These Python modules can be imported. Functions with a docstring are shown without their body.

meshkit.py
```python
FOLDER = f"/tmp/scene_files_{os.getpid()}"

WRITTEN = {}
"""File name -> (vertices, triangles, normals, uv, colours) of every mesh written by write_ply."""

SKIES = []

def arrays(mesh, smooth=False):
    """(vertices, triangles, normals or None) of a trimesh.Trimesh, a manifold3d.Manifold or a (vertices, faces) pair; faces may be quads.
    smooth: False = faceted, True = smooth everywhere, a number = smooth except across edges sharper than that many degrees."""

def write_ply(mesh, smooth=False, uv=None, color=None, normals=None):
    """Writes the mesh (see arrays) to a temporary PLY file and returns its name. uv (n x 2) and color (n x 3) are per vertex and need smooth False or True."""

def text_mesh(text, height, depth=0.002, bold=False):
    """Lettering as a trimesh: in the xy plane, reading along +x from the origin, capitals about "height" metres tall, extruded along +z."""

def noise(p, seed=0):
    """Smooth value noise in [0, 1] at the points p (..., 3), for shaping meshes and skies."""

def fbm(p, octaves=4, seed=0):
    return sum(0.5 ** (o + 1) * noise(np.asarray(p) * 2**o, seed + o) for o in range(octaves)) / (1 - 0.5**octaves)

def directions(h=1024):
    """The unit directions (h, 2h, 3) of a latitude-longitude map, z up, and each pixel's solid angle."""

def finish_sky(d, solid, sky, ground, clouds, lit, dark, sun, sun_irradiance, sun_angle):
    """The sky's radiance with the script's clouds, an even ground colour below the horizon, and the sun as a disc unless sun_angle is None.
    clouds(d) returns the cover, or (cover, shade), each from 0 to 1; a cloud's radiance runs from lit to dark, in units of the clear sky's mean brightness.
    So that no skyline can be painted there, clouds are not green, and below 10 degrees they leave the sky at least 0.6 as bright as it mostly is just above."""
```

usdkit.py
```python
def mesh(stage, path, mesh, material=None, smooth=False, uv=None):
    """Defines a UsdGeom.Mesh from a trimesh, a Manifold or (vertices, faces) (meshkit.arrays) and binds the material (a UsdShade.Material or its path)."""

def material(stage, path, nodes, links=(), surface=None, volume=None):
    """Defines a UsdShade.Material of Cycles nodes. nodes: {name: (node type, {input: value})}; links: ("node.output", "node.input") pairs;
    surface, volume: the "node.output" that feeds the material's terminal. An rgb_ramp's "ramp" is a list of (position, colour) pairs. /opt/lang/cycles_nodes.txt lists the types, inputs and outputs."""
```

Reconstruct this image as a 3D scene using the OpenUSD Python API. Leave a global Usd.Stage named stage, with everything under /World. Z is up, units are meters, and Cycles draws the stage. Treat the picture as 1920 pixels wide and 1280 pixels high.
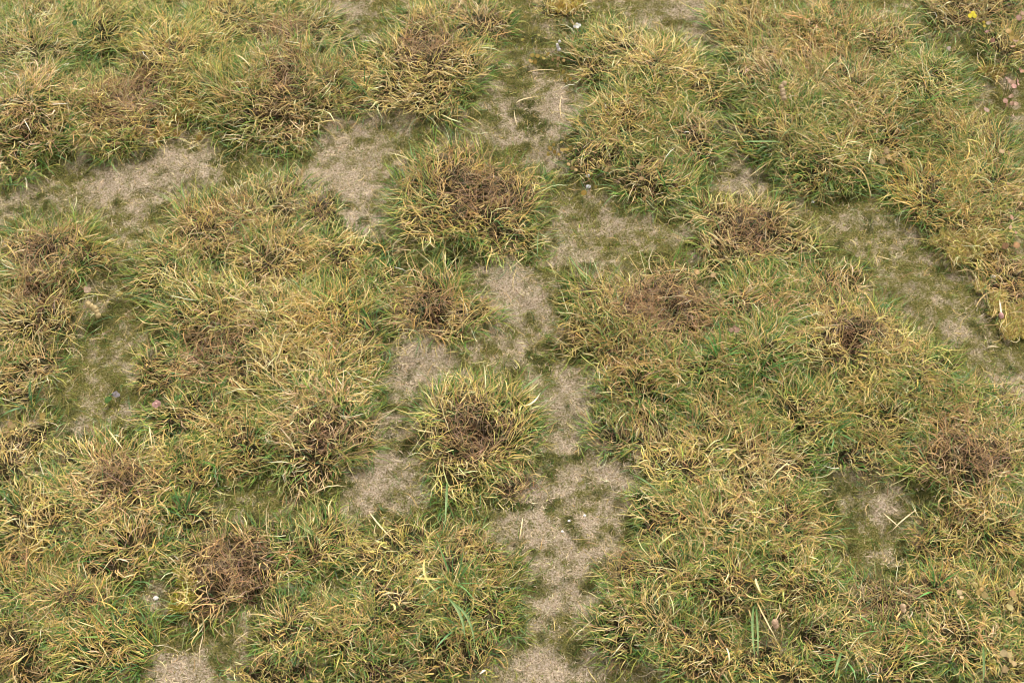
import math
import numpy as np
import trimesh
from scipy.ndimage import map_coordinates, gaussian_filter
import usdkit
import meshkit
from pxr import Gf, Sdf, Usd, UsdGeom, UsdLux, UsdShade, Vt

# ------------------------------------------------------------------ stage, camera, sky, light
stage = Usd.Stage.CreateInMemory()
UsdGeom.SetStageUpAxis(stage, 'Z')
UsdGeom.SetStageMetersPerUnit(stage, 1.0)
UsdGeom.Xform.Define(stage, '/World')
UsdGeom.Scope.Define(stage, '/World/Looks')
PW, PH = 1920.0, 1280.0
PITCH, CAM_H, HFOV = math.radians(55), 1.80, math.radians(38)
CAM_P = np.array([0.0, -CAM_H / math.tan(PITCH), CAM_H])
TX = math.tan(HFOV / 2)
cam = UsdGeom.Camera.Define(stage, '/World/camera')
cam.CreateHorizontalApertureAttr(36.0)
cam.CreateVerticalApertureAttr(36.0 * 682 / 1024)
cam.CreateFocalLengthAttr(18.0 / TX)
cam.CreateClippingRangeAttr(Gf.Vec2f(0.05, 1000))
cam.AddTranslateOp().Set(Gf.Vec3d(*CAM_P))
cam.AddRotateXOp().Set(90 - math.degrees(PITCH))
cam.CreateExposureAttr(2.02)

SUN_EL, SUN_AZ = math.radians(52), math.radians(25)      # azimuth from +y towards +x
sun = UsdLux.DistantLight.Define(stage, '/World/sun')
sun.CreateIntensityAttr(0.4)
sun.CreateAngleAttr(10.0)
sun.CreateNormalizeAttr(True)
sun.CreateColorAttr(Gf.Vec3f(1.0, 0.95, 0.87))
sd = np.array([math.sin(SUN_AZ) * math.cos(SUN_EL), math.cos(SUN_AZ) * math.cos(SUN_EL), math.sin(SUN_EL)])
sun.AddTransformOp().Set(Gf.Matrix4d().SetLookAt(Gf.Vec3d(0, 0, 0), Gf.Vec3d(*(-sd)), Gf.Vec3d(0, 0, 1)).GetInverse())
sky = UsdLux.DomeLight.Define(stage, '/World/sky')
sky.GetPrim().SetCustomDataByKey('kind', 'structure')
skym = usdkit.material(stage, '/World/Looks/overcast_sky', {
    's': ('sky_texture', {'sky_type': 'single_scattering', 'sun_disc': False, 'sun_elevation': SUN_EL, 'sun_rotation': SUN_AZ}),
    'tc': ('texture_coordinate', {}),
    'n': ('noise_texture', {'scale': 3.0, 'detail': 5.0}),
    'r': ('rgb_ramp', {'ramp': [(0.25, (4.9, 4.75, 4.5)), (0.75, (8.4, 8.1, 7.6))]}),
    'm': ('mix_color', {'fac': 0.88, 'use_clamp': False}),
    'b': ('background_shader', {'strength': 0.05})},
    [('tc.generated', 'n.vector'), ('n.fac', 'r.fac'), ('s.color', 'm.a'), ('r.color', 'm.b'), ('m.result', 'b.color')], surface='b.background')
UsdShade.MaterialBindingAPI.Apply(sky.GetPrim()).Bind(skym)

# ------------------------------------------------------------------ helpers
RNG = np.random.default_rng(7)
taken = {}


def numbered(path):
    n = taken.get(path, 0)
    taken[path] = n + 1
    return path if n == 0 else f'{path}_{n:03d}'


def tag(prim, label=None, category=None, group=None, kind=None):
    for k, v in (('label', label), ('category', category), ('group', group), ('kind', kind)):
        if v:
            prim.SetCustomDataByKey(k, v)
    return prim


def thing(name, label, category, loc, group=None):
    x = UsdGeom.Xform.Define(stage, numbered('/World/' + name))
    x.AddTranslateOp().Set(Gf.Vec3d(*map(float, loc)))
    return tag(x.GetPrim(), label, category, group)


def put(parent, name, v, f, mat, tint=None, normals=None, kind=None, label=None, category=None, group=None):
    """One Mesh prim; v in world coordinates is moved into the parent's frame by the caller."""
    base = '/World' if parent is None else str(parent.GetPath())
    m = UsdGeom.Mesh.Define(stage, numbered(f'{base}/{name}'))
    m.CreatePointsAttr(Vt.Vec3fArray.FromNumpy(np.ascontiguousarray(v, np.float32)))
    f = np.ascontiguousarray(f, np.int32)
    m.CreateFaceVertexCountsAttr(Vt.IntArray.FromNumpy(np.full(len(f), f.shape[1], np.int32)))
    m.CreateFaceVertexIndicesAttr(Vt.IntArray.FromNumpy(f.ravel()))
    m.CreateSubdivisionSchemeAttr('none')
    m.CreateDoubleSidedAttr(True)
    if normals is not None:
        m.CreateNormalsAttr(Vt.Vec3fArray.FromNumpy(np.ascontiguousarray(normals, np.float32)))
        m.SetNormalsInterpolation('vertex')
    if tint is not None:
        UsdGeom.PrimvarsAPI(m).CreatePrimvar('tint', Sdf.ValueTypeNames.Color3fArray, 'vertex').Set(
            Vt.Vec3fArray.FromNumpy(np.ascontiguousarray(tint, np.float32)))
    UsdShade.MaterialBindingAPI.Apply(m.GetPrim()).Bind(mat)
    return tag(m.GetPrim(), label, category, group, kind)


FWD = np.array([0, math.cos(PITCH), -math.sin(PITCH)])
UP = np.array([0, math.sin(PITCH), math.cos(PITCH)])
RIGHT = np.array([1.0, 0, 0])


def ray(px, py):
    a = (np.asarray(px, float) - PW / 2) / (PW / 2) * TX
    b = -(np.asarray(py, float) - PH / 2) / (PW / 2) * TX
    return FWD + a[..., None] * RIGHT + b[..., None] * UP


def at(px, py, z=0.0):
    """Ground point (plane at height z) that the photograph shows at pixel px, py (1920 x 1280)."""
    d = ray(px, py)
    t = (z - CAM_P[2]) / d[..., 2]
    return CAM_P + d * np.asarray(t)[..., None]


def pix(p):
    q = np.asarray(p) - CAM_P
    w = q @ FWD
    return PW / 2 + q @ RIGHT / w / TX * PW / 2, PH / 2 - q @ UP / w / TX * PW / 2


# ------------------------------------------------------------------ materials
def foliage(name, rough=0.55, translucent=0.3, spec=0.3):
    return usdkit.material(stage, '/World/Looks/' + name, {
        'a': ('attribute', {'attribute': 'tint'}),
        'g': ('geometry', {}),
        'n': ('noise_texture', {'scale': 260.0, 'detail': 2.0}),
        'r': ('map_range', {'from_min': 0.3, 'from_max': 0.7, 'to_min': 0.78, 'to_max': 1.2}),
        'm': ('vector_math', {'math_type': 'scale'}),
        'p': ('principled_bsdf', {'roughness': rough, 'specular_ior_level': spec}),
        't': ('translucent_bsdf', {}),
        'x': ('mix_closure', {'fac': translucent})},
        [('g.position', 'n.vector'), ('n.fac', 'r.value'), ('a.vector', 'm.vector1'), ('r.result', 'm.scale'),
         ('m.vector', 'p.base_color'), ('m.vector', 't.color'), ('p.BSDF', 'x.closure1'), ('t.BSDF', 'x.closure2')], surface='x.closure')


GRASS = foliage('grass_blade', 0.5, 0.11, 0.35)
MOSS = foliage('moss_frond', 0.85, 0.15, 0.1)
LEAF = foliage('leaf_and_petal', 0.6, 0.25, 0.25)
STONE = foliage('pebble', 0.8, 0.0, 0.3)

GROUND = usdkit.material(stage, '/World/Looks/sandy_ground', {
    'a': ('attribute', {'attribute': 'tint'}),
    's': ('separate_xyz', {}),
    'g': ('geometry', {}),
    'n1': ('noise_texture', {'scale': 420.0, 'detail': 3.0, 'roughness': 0.65}),
    'n2': ('noise_texture', {'scale': 95.0, 'detail': 5.0, 'roughness': 0.7}),
    'n3': ('noise_texture', {'scale': 900.0, 'detail': 1.0}),
    'sand': ('rgb_ramp', {'ramp': [(0.30, (0.15, 0.11, 0.055)), (0.40, (0.36, 0.275, 0.175)), (0.52, (0.52, 0.41, 0.295)), (0.64, (0.70, 0.59, 0.48))]}),
    'moss': ('rgb_ramp', {'ramp': [(0.28, (0.055, 0.055, 0.012)), (0.43, (0.15, 0.142, 0.035)), (0.55, (0.25, 0.225, 0.07)), (0.7, (0.42, 0.35, 0.17))]}),
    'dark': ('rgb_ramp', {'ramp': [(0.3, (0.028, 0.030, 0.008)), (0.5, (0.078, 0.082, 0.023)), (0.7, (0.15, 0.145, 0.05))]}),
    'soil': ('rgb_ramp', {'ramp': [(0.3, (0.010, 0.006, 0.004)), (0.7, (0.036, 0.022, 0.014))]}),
    'k1': ('math', {'math_type': 'multiply_add', 'value2': 2.2, 'value3': -1.1}),
    'k2': ('math', {'math_type': 'add'}),
    'k3': ('map_range', {'from_min': 0.05, 'from_max': 0.8, 'to_min': 0.0, 'to_max': 1.0}),
    'k4': ('math', {'math_type': 'add'}),
    'k5': ('map_range', {'from_min': 0.3, 'from_max': 0.8, 'to_min': 0.0, 'to_max': 1.0}),
    'n4': ('noise_texture', {'scale': 240.0, 'detail': 2.0}),
    'k6': ('map_range', {'from_min': 0.5, 'from_max': 0.66, 'to_min': 0.0, 'to_max': 0.5}),
    'm0': ('mix_color', {}),
    'm1': ('mix_color', {}), 'm2': ('mix_color', {}), 'm3': ('mix_color', {}),
    'h': ('math', {'math_type': 'add'}),
    'b': ('bump', {'strength': 1.0, 'distance': 0.01}),
    'p': ('principled_bsdf', {'roughness': 0.95, 'specular_ior_level': 0.1})},
    [('a.vector', 's.vector'), ('g.position', 'n1.vector'), ('g.position', 'n2.vector'), ('g.position', 'n3.vector'),
     ('n1.fac', 'sand.fac'), ('n1.fac', 'moss.fac'), ('n1.fac', 'dark.fac'), ('n1.fac', 'soil.fac'),
     ('n2.fac', 'k1.value1'), ('k1.value', 'k2.value1'), ('s.x', 'k2.value2'), ('k2.value', 'k3.value'),
     ('k1.value', 'k4.value1'), ('s.y', 'k4.value2'), ('k4.value', 'k5.value'),
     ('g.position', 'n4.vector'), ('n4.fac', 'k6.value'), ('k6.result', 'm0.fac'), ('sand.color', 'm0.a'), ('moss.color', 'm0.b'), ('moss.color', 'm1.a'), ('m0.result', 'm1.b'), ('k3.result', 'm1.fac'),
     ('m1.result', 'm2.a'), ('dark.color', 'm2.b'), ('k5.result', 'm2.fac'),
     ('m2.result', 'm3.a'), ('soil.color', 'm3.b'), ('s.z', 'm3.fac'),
     ('n1.fac', 'h.value1'), ('n3.fac', 'h.value2'), ('h.value', 'b.height'), ('b.normal', 'p.normal'), ('m3.result', 'p.base_color')],
    surface='p.BSDF')

# ------------------------------------------------------------------ what stands where (pixels of the photograph)
# cx, cy, rx, ry, green, tan, core strength, core dx, core dy, core radius, label
TUFTS = [
 (55, 75, 105, 95, .60, .2, 0, 0, 0, 0, 'green and straw grass tussock filling the top left corner of the photograph'),
 (185, 35, 110, 60, .40, .3, 0, 0, 0, 0, 'straw tussock at the top edge, right of the green one in the corner'),
 (325, 95, 120, 90, .45, .2, 0, 0, 0, 0, 'loose straw tussock with a bright green patch, above the greyish dead tussock on the left'),
 (450, 25, 110, 60, .35, .1, 0, 0, 0, 0, 'golden straw tussock at the top edge, left of the dark-hearted one'),
 (545, 65, 100, 75, .25, .2, .8, -20, -5, .40, 'golden tussock with a small dark heart near the top edge, left of pale sand'),
 (60, 215, 115, 105, .60, .3, 0, 0, 0, 0, 'green and straw tussock at the left edge above the pale mossy strip'),
 (190, 215, 85, 80, .30, .7, 0, 0, 0, 0, 'dull tan grass between the greyish dead patch and the green tussock at the left edge'),
 (250, 190, 105, 85, .20, .9, 1., -10, -20, .60, 'greyish brown dead tussock with a purplish dark heart, upper left above pale sand'),
 (405, 165, 90, 75, .40, .3, 0, 0, 0, 0, 'olive straw tussock squeezed between the greyish dead one and the large round tan one'),
 (530, 175, 125, 110, .30, .6, .7, 10, -25, .35, 'large round tan tussock with green fringe hanging over the mossy strip, upper left'),
 (640, 150, 70, 60, .75, .2, 0, 0, 0, 0, 'small dark green grass clump between the two big tussocks near the top'),
 (790, 125, 130, 115, .35, .3, .8, 5, -35, .32, 'big straw tussock with brown heart, top centre, green blades on its left side'),
 (860, 30, 110, 50, .55, .3, 0, 0, 0, 0, 'green and straw grass tussock at the top edge, right above the big brown-hearted one'),
 (1055, 5, 60, 22, .35, .0, 0, 0, 0, 0, 'small golden tuft cut by the top edge above the white flower buds'),
 (880, 365, 158, 115, .38, .5, .75, 15, -5, .50, 'wide brown-hearted tussock standing alone between sand and moss in the upper middle'),
 (1150, 95, 90, 65, .50, .3, 0, 0, 0, 0, 'straw tussock beside the small green clover, right of the white flower buds'),
 (1250, 150, 105, 90, .50, .2, 0, 0, 0, 0, 'green and golden tussock below the sandy gap at the top, right of centre'),
 (1175, 225, 95, 75, .45, .2, 0, 0, 0, 0, 'pale straw tussock reaching left over the pinkish bare sand, upper right of centre'),
 (1275, 245, 80, 68, .55, .2, 0, 0, 0, 0, 'green and straw tussock just left of the small pinkish bare spot'),
 (1120, 285, 62, 45, .35, .2, 0, 0, 0, 0, 'small straw tuft beside the olive round leaves, lying over bare sand'),
 (1230, 330, 85, 58, .65, .2, 0, 0, 0, 0, 'green drooping tussock at the lower end of the upper right grass band'),
 (1415, 50, 95, 75, .25, .6, 0, 0, 0, 0, 'tan tussock at the top edge right of the mossy gap'),
 (1530, 60, 90, 70, .25, .6, 0, 0, 0, 0, 'fine tan tussock at the top edge, second to the right of the mossy gap'),
 (1640, 75, 90, 75, .40, .4, 0, 0, 0, 0, 'straw tussock below the narrow mossy path at the top right'),
 (1450, 150, 100, 70, .30, .5, 0, 0, 0, 0, 'tan tussock right above the brown catkin'),
 (1575, 165, 105, 80, .25, .6, 0, 0, 0, 0, 'golden brown crisp tussock in the middle of the upper right grass'),
 (1465, 235, 90, 70, .85, .2, 0, 0, 0, 0, 'green tussock with whitish green blades around the foot of the brown catkin'),
 (1555, 285, 105, 75, .70, .3, 0, 0, 0, 0, 'tussock of long green and straw blades drooping down over moss, upper right'),
 (1640, 240, 90, 70, .35, .4, 0, 0, 0, 0, 'straw tussock left of the tan clover leaves, upper right'),
 (1740, 170, 95, 85, .92, .2, 0, 0, 0, 0, 'green tussock of broad upright blades by the mossy gap, upper right'),
 (1810, 260, 100, 80, .40, .3, 0, 0, 0, 0, 'straw tussock left below the pink leaves at the right edge'),
 (1750, 350, 95, 75, .30, .3, 0, 0, 0, 0, 'golden straw tussock whose blades lean left over the olive moss, right side'),
 (1850, 360, 95, 80, .45, .2, 0, 0, 0, 0, 'golden tussock around the dark green tuft near the right edge'),
 (1830, 440, 85, 60, .25, .2, 0, 0, 0, 0, 'crumbly golden tussock just above the yellow moss cushion at the right edge'),
 (1895, 520, 60, 60, .30, .6, 0, 0, 0, 0, 'brown straw tussock at the right edge between the two yellow moss cushions'),
 (1835, 5, 110, 45, .25, .1, 0, 0, 0, 0, 'golden tussock at the top right corner behind the yellow flower'),
 (1900, 75, 50, 55, .45, .2, 0, 0, 0, 0, 'straw grass among the yellowish and pink leaves in the top right corner'),
 (1405, 430, 120, 80, .22, .75, .85, 0, -5, .45, 'brown tussock with purplish dark heart right of the mossy clearing, upper right of centre'),
 (95, 475, 105, 85, .40, .2, 1., -5, 5, .48, 'straw tussock with round dark hollow heart near the left edge'),
 (62, 575, 102, 80, .35, .3, .9, 10, -30, .45, 'golden tussock below the dark hollow one at the left edge'),
 (500, 370, 85, 60, .35, .3, 0, 0, 0, 0, 'straw tussock right of the pale sand patch at upper left'),
 (395, 425, 115, 75, .35, .4, .4, 30, 10, .40, 'straw tussock with faint brown heart below the pale sand patch at upper left'),
 (310, 495, 76, 56, .55, .3, 0, 0, 0, 0, 'olive straw tussock with green rim right of the mossy path, left side'),
 (520, 480, 100, 75, .35, .4, 0, 0, 0, 0, 'tan tussock in the middle of the large left grass area, below its top'),
 (635, 480, 80, 60, .35, .3, .5, -10, -5, .25, 'small yellowish tussock below the tall pale sand patch, left of centre'),
 (600, 390, 45, 38, .50, .3, .5, 0, 0, .35, 'tiny tuft with dark heart left of the tall pale sand patch'),
 (700, 520, 60, 45, .80, .1, 0, 0, 0, 0, 'small green clump of long blades left of the round dark-hearted tussock at centre'),
 (395, 575, 120, 75, .35, .5, 0, 0, 0, 0, 'straw tussock above the little dark burrow hole, left of centre'),
 (515, 600, 100, 75, .30, .5, 0, 0, 0, 0, 'straw tussock right of the little dark burrow hole'),
 (620, 595, 105, 85, .55, .3, 0, 0, 0, 0, 'green streaked straw tussock at the right side of the large left grass area'),
 (310, 685, 76, 48, .30, .4, 0, 0, 0, 0, 'golden tussock pointing left over the mossy path below the burrow hole'),
 (395, 655, 95, 70, .15, .9, .85, -5, 0, .55, 'dark brown tussock just below the little burrow hole'),
 (530, 705, 110, 80, .30, .5, 0, 0, 0, 0, 'straw tussock in the lower middle of the large left grass area'),
 (640, 700, 85, 80, .40, .4, 0, 0, 0, 0, 'straw tussock leaning right over the bright sand patch left of centre'),
 (345, 775, 90, 60, .65, .3, 0, 0, 0, 0, 'green tussock around the pink flower bud on the left side'),
 (455, 805, 100, 75, .50, .4, 0, 0, 0, 0, 'green and straw tussock right below the pink flower bud tussock'),
 (600, 810, 115, 100, .30, .8, .5, 0, -5, .40, 'tan tussock left of the lower bright sand patch, hanging down in strands'),
 (815, 565, 108, 82, .45, .4, .95, 0, 5, .34, 'round straw tussock with dark brown hollow heart, just left of the photograph centre'),
 (890, 800, 122, 125, .40, .4, .9, 5, 5, .38, 'tall straw tussock with dark brown heart below the centre, beside bright sand'),
 (960, 885, 55, 45, .10, 1., .0, 0, 0, 0, 'matted dead brown grass at the lower right side of the tall dark-hearted tussock'),
 (1150, 590, 115, 90, .30, .3, 0, 0, 0, 0, 'golden straw tussock right of the bright sand at the centre'),
 (1255, 570, 120, 85, .12, .9, 1., 0, 5, .75, 'brown tussock with dark heart right of the golden one near the centre'),
 (1200, 690, 110, 75, .40, .4, 0, 0, 0, 0, 'straw tussock below the brown-hearted one right of the centre'),
 (1330, 690, 100, 70, .85, .4, 0, 0, 0, 0, 'green and tan tussock at the foot of the broad green shoots right of centre'),
 (1190, 790, 100, 60, .60, .2, 0, 0, 0, 0, 'green fringed tussock hanging down over the brightest lower sand path'),
 (1430, 560, 95, 75, .75, .2, 0, 0, 0, 0, 'green and golden tussock below the purplish dark-hearted one on the right'),
 (1420, 660, 85, 70, .90, .2, 0, 0, 0, 0, 'dark green tussock left of the round dark-hearted one on the right'),
 (1545, 535, 95, 62, .40, .1, 0, 0, 0, 0, 'yellow straw tussock left of the olive mossy clearing on the right'),
 (1600, 640, 125, 95, .32, .5, .95, 5, -5, .38, 'round straw tussock with dark brown hollow heart on the right side'),
 (1710, 690, 85, 75, .40, .4, 0, 0, 0, 0, 'straw tussock right of the hollow-hearted one, edging the mossy path'),
 (1520, 760, 105, 75, .60, .3, 0, 0, 0, 0, 'green and straw tussock below left of the hollow-hearted one on the right'),
 (1640, 775, 105, 75, .50, .4, 0, 0, 0, 0, 'tan tussock straight below the hollow-hearted one on the right'),
 (1370, 790, 100, 75, .50, .4, 0, 0, 0, 0, 'straw tussock with a pale straight stalk, right above the lower sand path end'),
 (1290, 870, 90, 75, .40, .4, 0, 0, 0, 0, 'tan and green tussock right beside the lower bright sand path, upper one'),
 (1430, 880, 110, 75, .45, .5, 0, 0, 0, 0, 'dense straw tussock in the middle of the lower right grass area, upper row'),
 (1620, 842, 80, 46, .65, .2, 0, 0, 0, 0, 'green tussock hanging over the small bare patch at lower right'),
 (1790, 760, 90, 75, .60, .2, 0, 0, 0, 0, 'tall green grass tussock at the right by the mossy path end'),
 (1820, 860, 125, 95, .28, .7, .8, 0, 5, .45, 'brown tussock with faint dark heart near the right edge, lower half'),
 (1900, 790, 60, 80, .45, .3, 0, 0, 0, 0, 'straw tussock cut by the right edge, right of the tall green one'),
 (35, 690, 75, 70, .40, .2, 0, 0, 0, 0, 'golden tussock at the left edge below the two hollow ones'),
 (30, 840, 75, 60, .40, .1, 0, 0, 0, 0, 'golden tussock at the left edge beside the small sandy spot'),
 (165, 850, 75, 50, .45, .3, 0, 0, 0, 0, 'straw tussock with a thick white straw lying on it, lower left'),
 (215, 905, 120, 90, .22, .75, .75, 5, 0, .45, 'brown tussock with dark heart at lower left'),
 (70, 950, 100, 80, .45, .4, 0, 0, 0, 0, 'tan and green tussock at the left edge, lower half'),
 (340, 870, 85, 60, .60, .2, 0, 0, 0, 0, 'green and straw tussock right above the brown dark-hearted one at lower left'),
 (45, 1060, 90, 70, .40, .4, 0, 0, 0, 0, 'straw tussock at the left edge, third from the bottom corner'),
 (215, 1020, 120, 70, .40, .3, 0, 0, 0, 0, 'straw tussock with blades hanging down, below the dark-hearted one at lower left'),
 (120, 1120, 100, 70, .45, .4, 0, 0, 0, 0, 'straw tussock with dark gaps in the bottom left area'),
 (50, 1210, 95, 75, .50, .3, 0, 0, 0, 0, 'green and straw tussock in the bottom left corner'),
 (195, 1205, 105, 80, .60, .2, 0, 0, 0, 0, 'green tussock with broad pale blades, left of the bottom sand patch'),
 (350, 965, 75, 45, .75, .2, 0, 0, 0, 0, 'dark green grass clump above the deep brown dead tussock'),
 (430, 1060, 112, 98, .06, 1., .9, 10, 0, .62, 'deep brown dead tussock with several dark holes, lower left of centre'),
 (590, 1005, 95, 68, .60, .1, 0, 0, 0, 0, 'pale green tussock right of the deep brown dead one'),
 (560, 1170, 90, 70, .55, .3, 0, 0, 0, 0, 'green and straw tussock right below the deep brown dead one'),
 (655, 1185, 85, 70, .50, .3, 0, 0, 0, 0, 'straw tussock with a fan of orange blades near the bottom, left of centre'),
 (510, 1255, 95, 45, .45, .5, 0, 0, 0, 0, 'tan tussock at the bottom edge right of the bottom sand patch'),
 (740, 1030, 95, 70, .70, .3, 0, 0, 0, 0, 'green and straw tussock above the crossed yellow straws, bottom centre'),
 (870, 1050, 110, 75, .40, .2, 0, 0, 0, 0, 'pale straw tussock pointing right over the sand path, bottom centre'),
 (735, 1135, 100, 75, .80, .2, 0, 0, 0, 0, 'green tussock below the crossed yellow straws, bottom centre'),
 (890, 1140, 95, 75, .78, .2, 0, 0, 0, 0, 'tussock of long green blades swept right and down, bottom centre'),
 (850, 1220, 90, 60, .60, .3, 0, 0, 0, 0, 'green and straw tussock hanging over the bottom sand, bottom centre'),
 (715, 1250, 90, 50, .50, .4, 0, 0, 0, 0, 'dark gapped straw tussock at the bottom edge, left of the bottom centre sand'),
 (1255, 965, 75, 75, .60, .4, 0, 0, 0, 0, 'green and tan tussock at the right bank of the sand path, middle one'),
 (1230, 1070, 95, 75, .45, .4, 0, 0, 0, 0, 'tan tussock at the right bank of the sand path, lower one'),
 (1185, 1165, 95, 75, .60, .2, 0, 0, 0, 0, 'green dark-rimmed tussock right of the sand path near the bottom'),
 (1360, 975, 100, 75, .55, .3, 0, 0, 0, 0, 'straw tussock second from the sand path, lower right area'),
 (1478, 985, 98, 78, .40, .6, 0, 0, 0, 0, 'tan tussock left of the small bare patch at lower right'),
 (1355, 1085, 95, 70, .55, .4, 0, 0, 0, 0, 'green and tan tussock around the loose upright yellow straw, lower right'),
 (1490, 1090, 100, 75, .55, .4, .0, 0, 0, 0, 'green and tan tussock above the seed head stalk, lower right'),
 (1310, 1200, 100, 75, .55, .4, 0, 0, 0, 0, 'green and straw tussock near the bottom edge, right of the dark-rimmed one'),
 (1440, 1235, 95, 55, .40, .4, 0, 0, 0, 0, 'straw tussock at the bottom edge below the seed head stalk'),
 (1570, 1180, 90, 75, .50, .1, 0, 0, 0, 0, 'star shaped golden tussock right of the seed head stalk'),
 (1660, 1122, 92, 58, .20, .9, .85, -10, 5, .5, 'brown tussock below the small bare patch at lower right'),
 (1768, 1010, 62, 58, .40, .4, 0, 0, 0, 0, 'straw tussock right of the small bare patch at lower right'),
 (1860, 980, 90, 75, .35, .3, 0, 0, 0, 0, 'golden tussock at the right edge below the brown faint-hearted one'),
 (1770, 1100, 85, 65, .55, .3, 0, 0, 0, 0, 'green tussock left of the tan round leaves at lower right'),
 (1870, 1110, 80, 70, .35, .2, 0, 0, 0, 0, 'golden tussock around the tan round leaves at lower right'),
 (1680, 1225, 100, 65, .55, .3, 0, 0, 0, 0, 'green and straw tussock at the bottom edge, lower right'),
 (1800, 1205, 95, 70, .65, .2, 0, 0, 0, 0, 'dark green tussock near the bottom right corner'),
 (1895, 1235, 70, 65, .35, .3, 0, 0, 0, 0, 'straw tussock in the bottom right corner'),
]
# sand: cx, cy, rx, ry, weight
SAND = [(255, 335, 105, 55, 1.0), (640, 330, 75, 105, .85), (690, 225, 55, 35, .7), (680, 420, 50, 40, .8), (775, 690, 75, 50, 1.1), (712, 875, 62, 75, 1.1),
        (955, 555, 65, 62, 1.1), (930, 500, 60, 40, .8), (985, 640, 45, 40, .8), (1085, 440, 95, 55, .52), (1050, 225, 85, 50, .8), (1130, 880, 112, 80, 1.0),
        (1060, 1010, 95, 75, .95), (1060, 1090, 60, 60, 1.0), (1030, 1255, 110, 40, 1.1), (350, 1260, 85, 32, .95), (305, 1110, 20, 40, .6),
        (1650, 965, 70, 58, .58), (1415, 320, 52, 32, 1.0), (1300, 40, 65, 55, .65), (1890, 725, 50, 50, .6), (1350, 230, 30, 30, 1.0), (120, 840, 55, 35, .85),
        (205, 610, 40, 50, .42), (640, 45, 35, 60, .9), (1050, 300, 45, 30, .8), (1660, 470, 90, 60, .26), (1800, 610, 50, 40, .22), (110, 60, 40, 25, .7),
        (1070, 770, 82, 75, .85), (1110, 830, 60, 50, .85), (1455, 1235, 50, 25, .6), (50, 370, 90, 35, .55), (1020, 900, 60, 60, .8), (1590, 890, 25, 40, .6)]
DARK = [(1090, 985, 42, 26, .38), (980, 235, 65, 50, .5), (1110, 815, 35, 25, .4), (45, 390, 80, 40, .6), (1640, 420, 50, 22, .6), (1045, 470, 60, 30, .5),
        (990, 680, 60, 30, .65), (1100, 540, 50, 60, .6), (960, 935, 90, 30, .8), (250, 560, 60, 35, .6), (700, 540, 50, 40, .6), (1860, 620, 70, 40, .6),
        (1020, 1190, 40, 40, .5), (60, 770, 70, 40, .6), (1000, 110, 70, 50, .55), (420, 300, 80, 30, .55), (440, 930, 90, 35, .6), (1790, 110, 60, 45, .5), (810, 655, 120, 25, .5), (530, 1115, 70, 35, .5)]
HOLES = [(362, 628, 14), (845, 458, 13), (815, 578, 15), (895, 795, 15), (1600, 640, 16), (85, 480, 16), (72, 540, 12), (430, 1010, 10), (465, 1092, 10), (405, 1085, 9),
         (1730, 55, 18), (1130, 155, 16), (1255, 575, 14), (545, 1035, 9), (905, 350, 10)]

# ------------------------------------------------------------------ terrain
X0, X1, Y0, Y1, ST = -1.25, 1.25, -0.85, 1.15, 0.005
gx = np.arange(X0, X1 + ST / 2, ST)
gy = np.arange(Y0, Y1 + ST / 2, ST)
GX, GY = np.meshgrid(gx, gy, indexing='xy')


class Tuft:
    pass


def wobble(seed):
    r = np.random.default_rng(1000 + seed)
    ph, am = r.uniform(0, 6.28, 4), r.uniform(.04, .14, 4)
    return lambda a: 1 + sum(am[k] * np.sin((k + 2) * a + ph[k]) for k in range(4))


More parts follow.
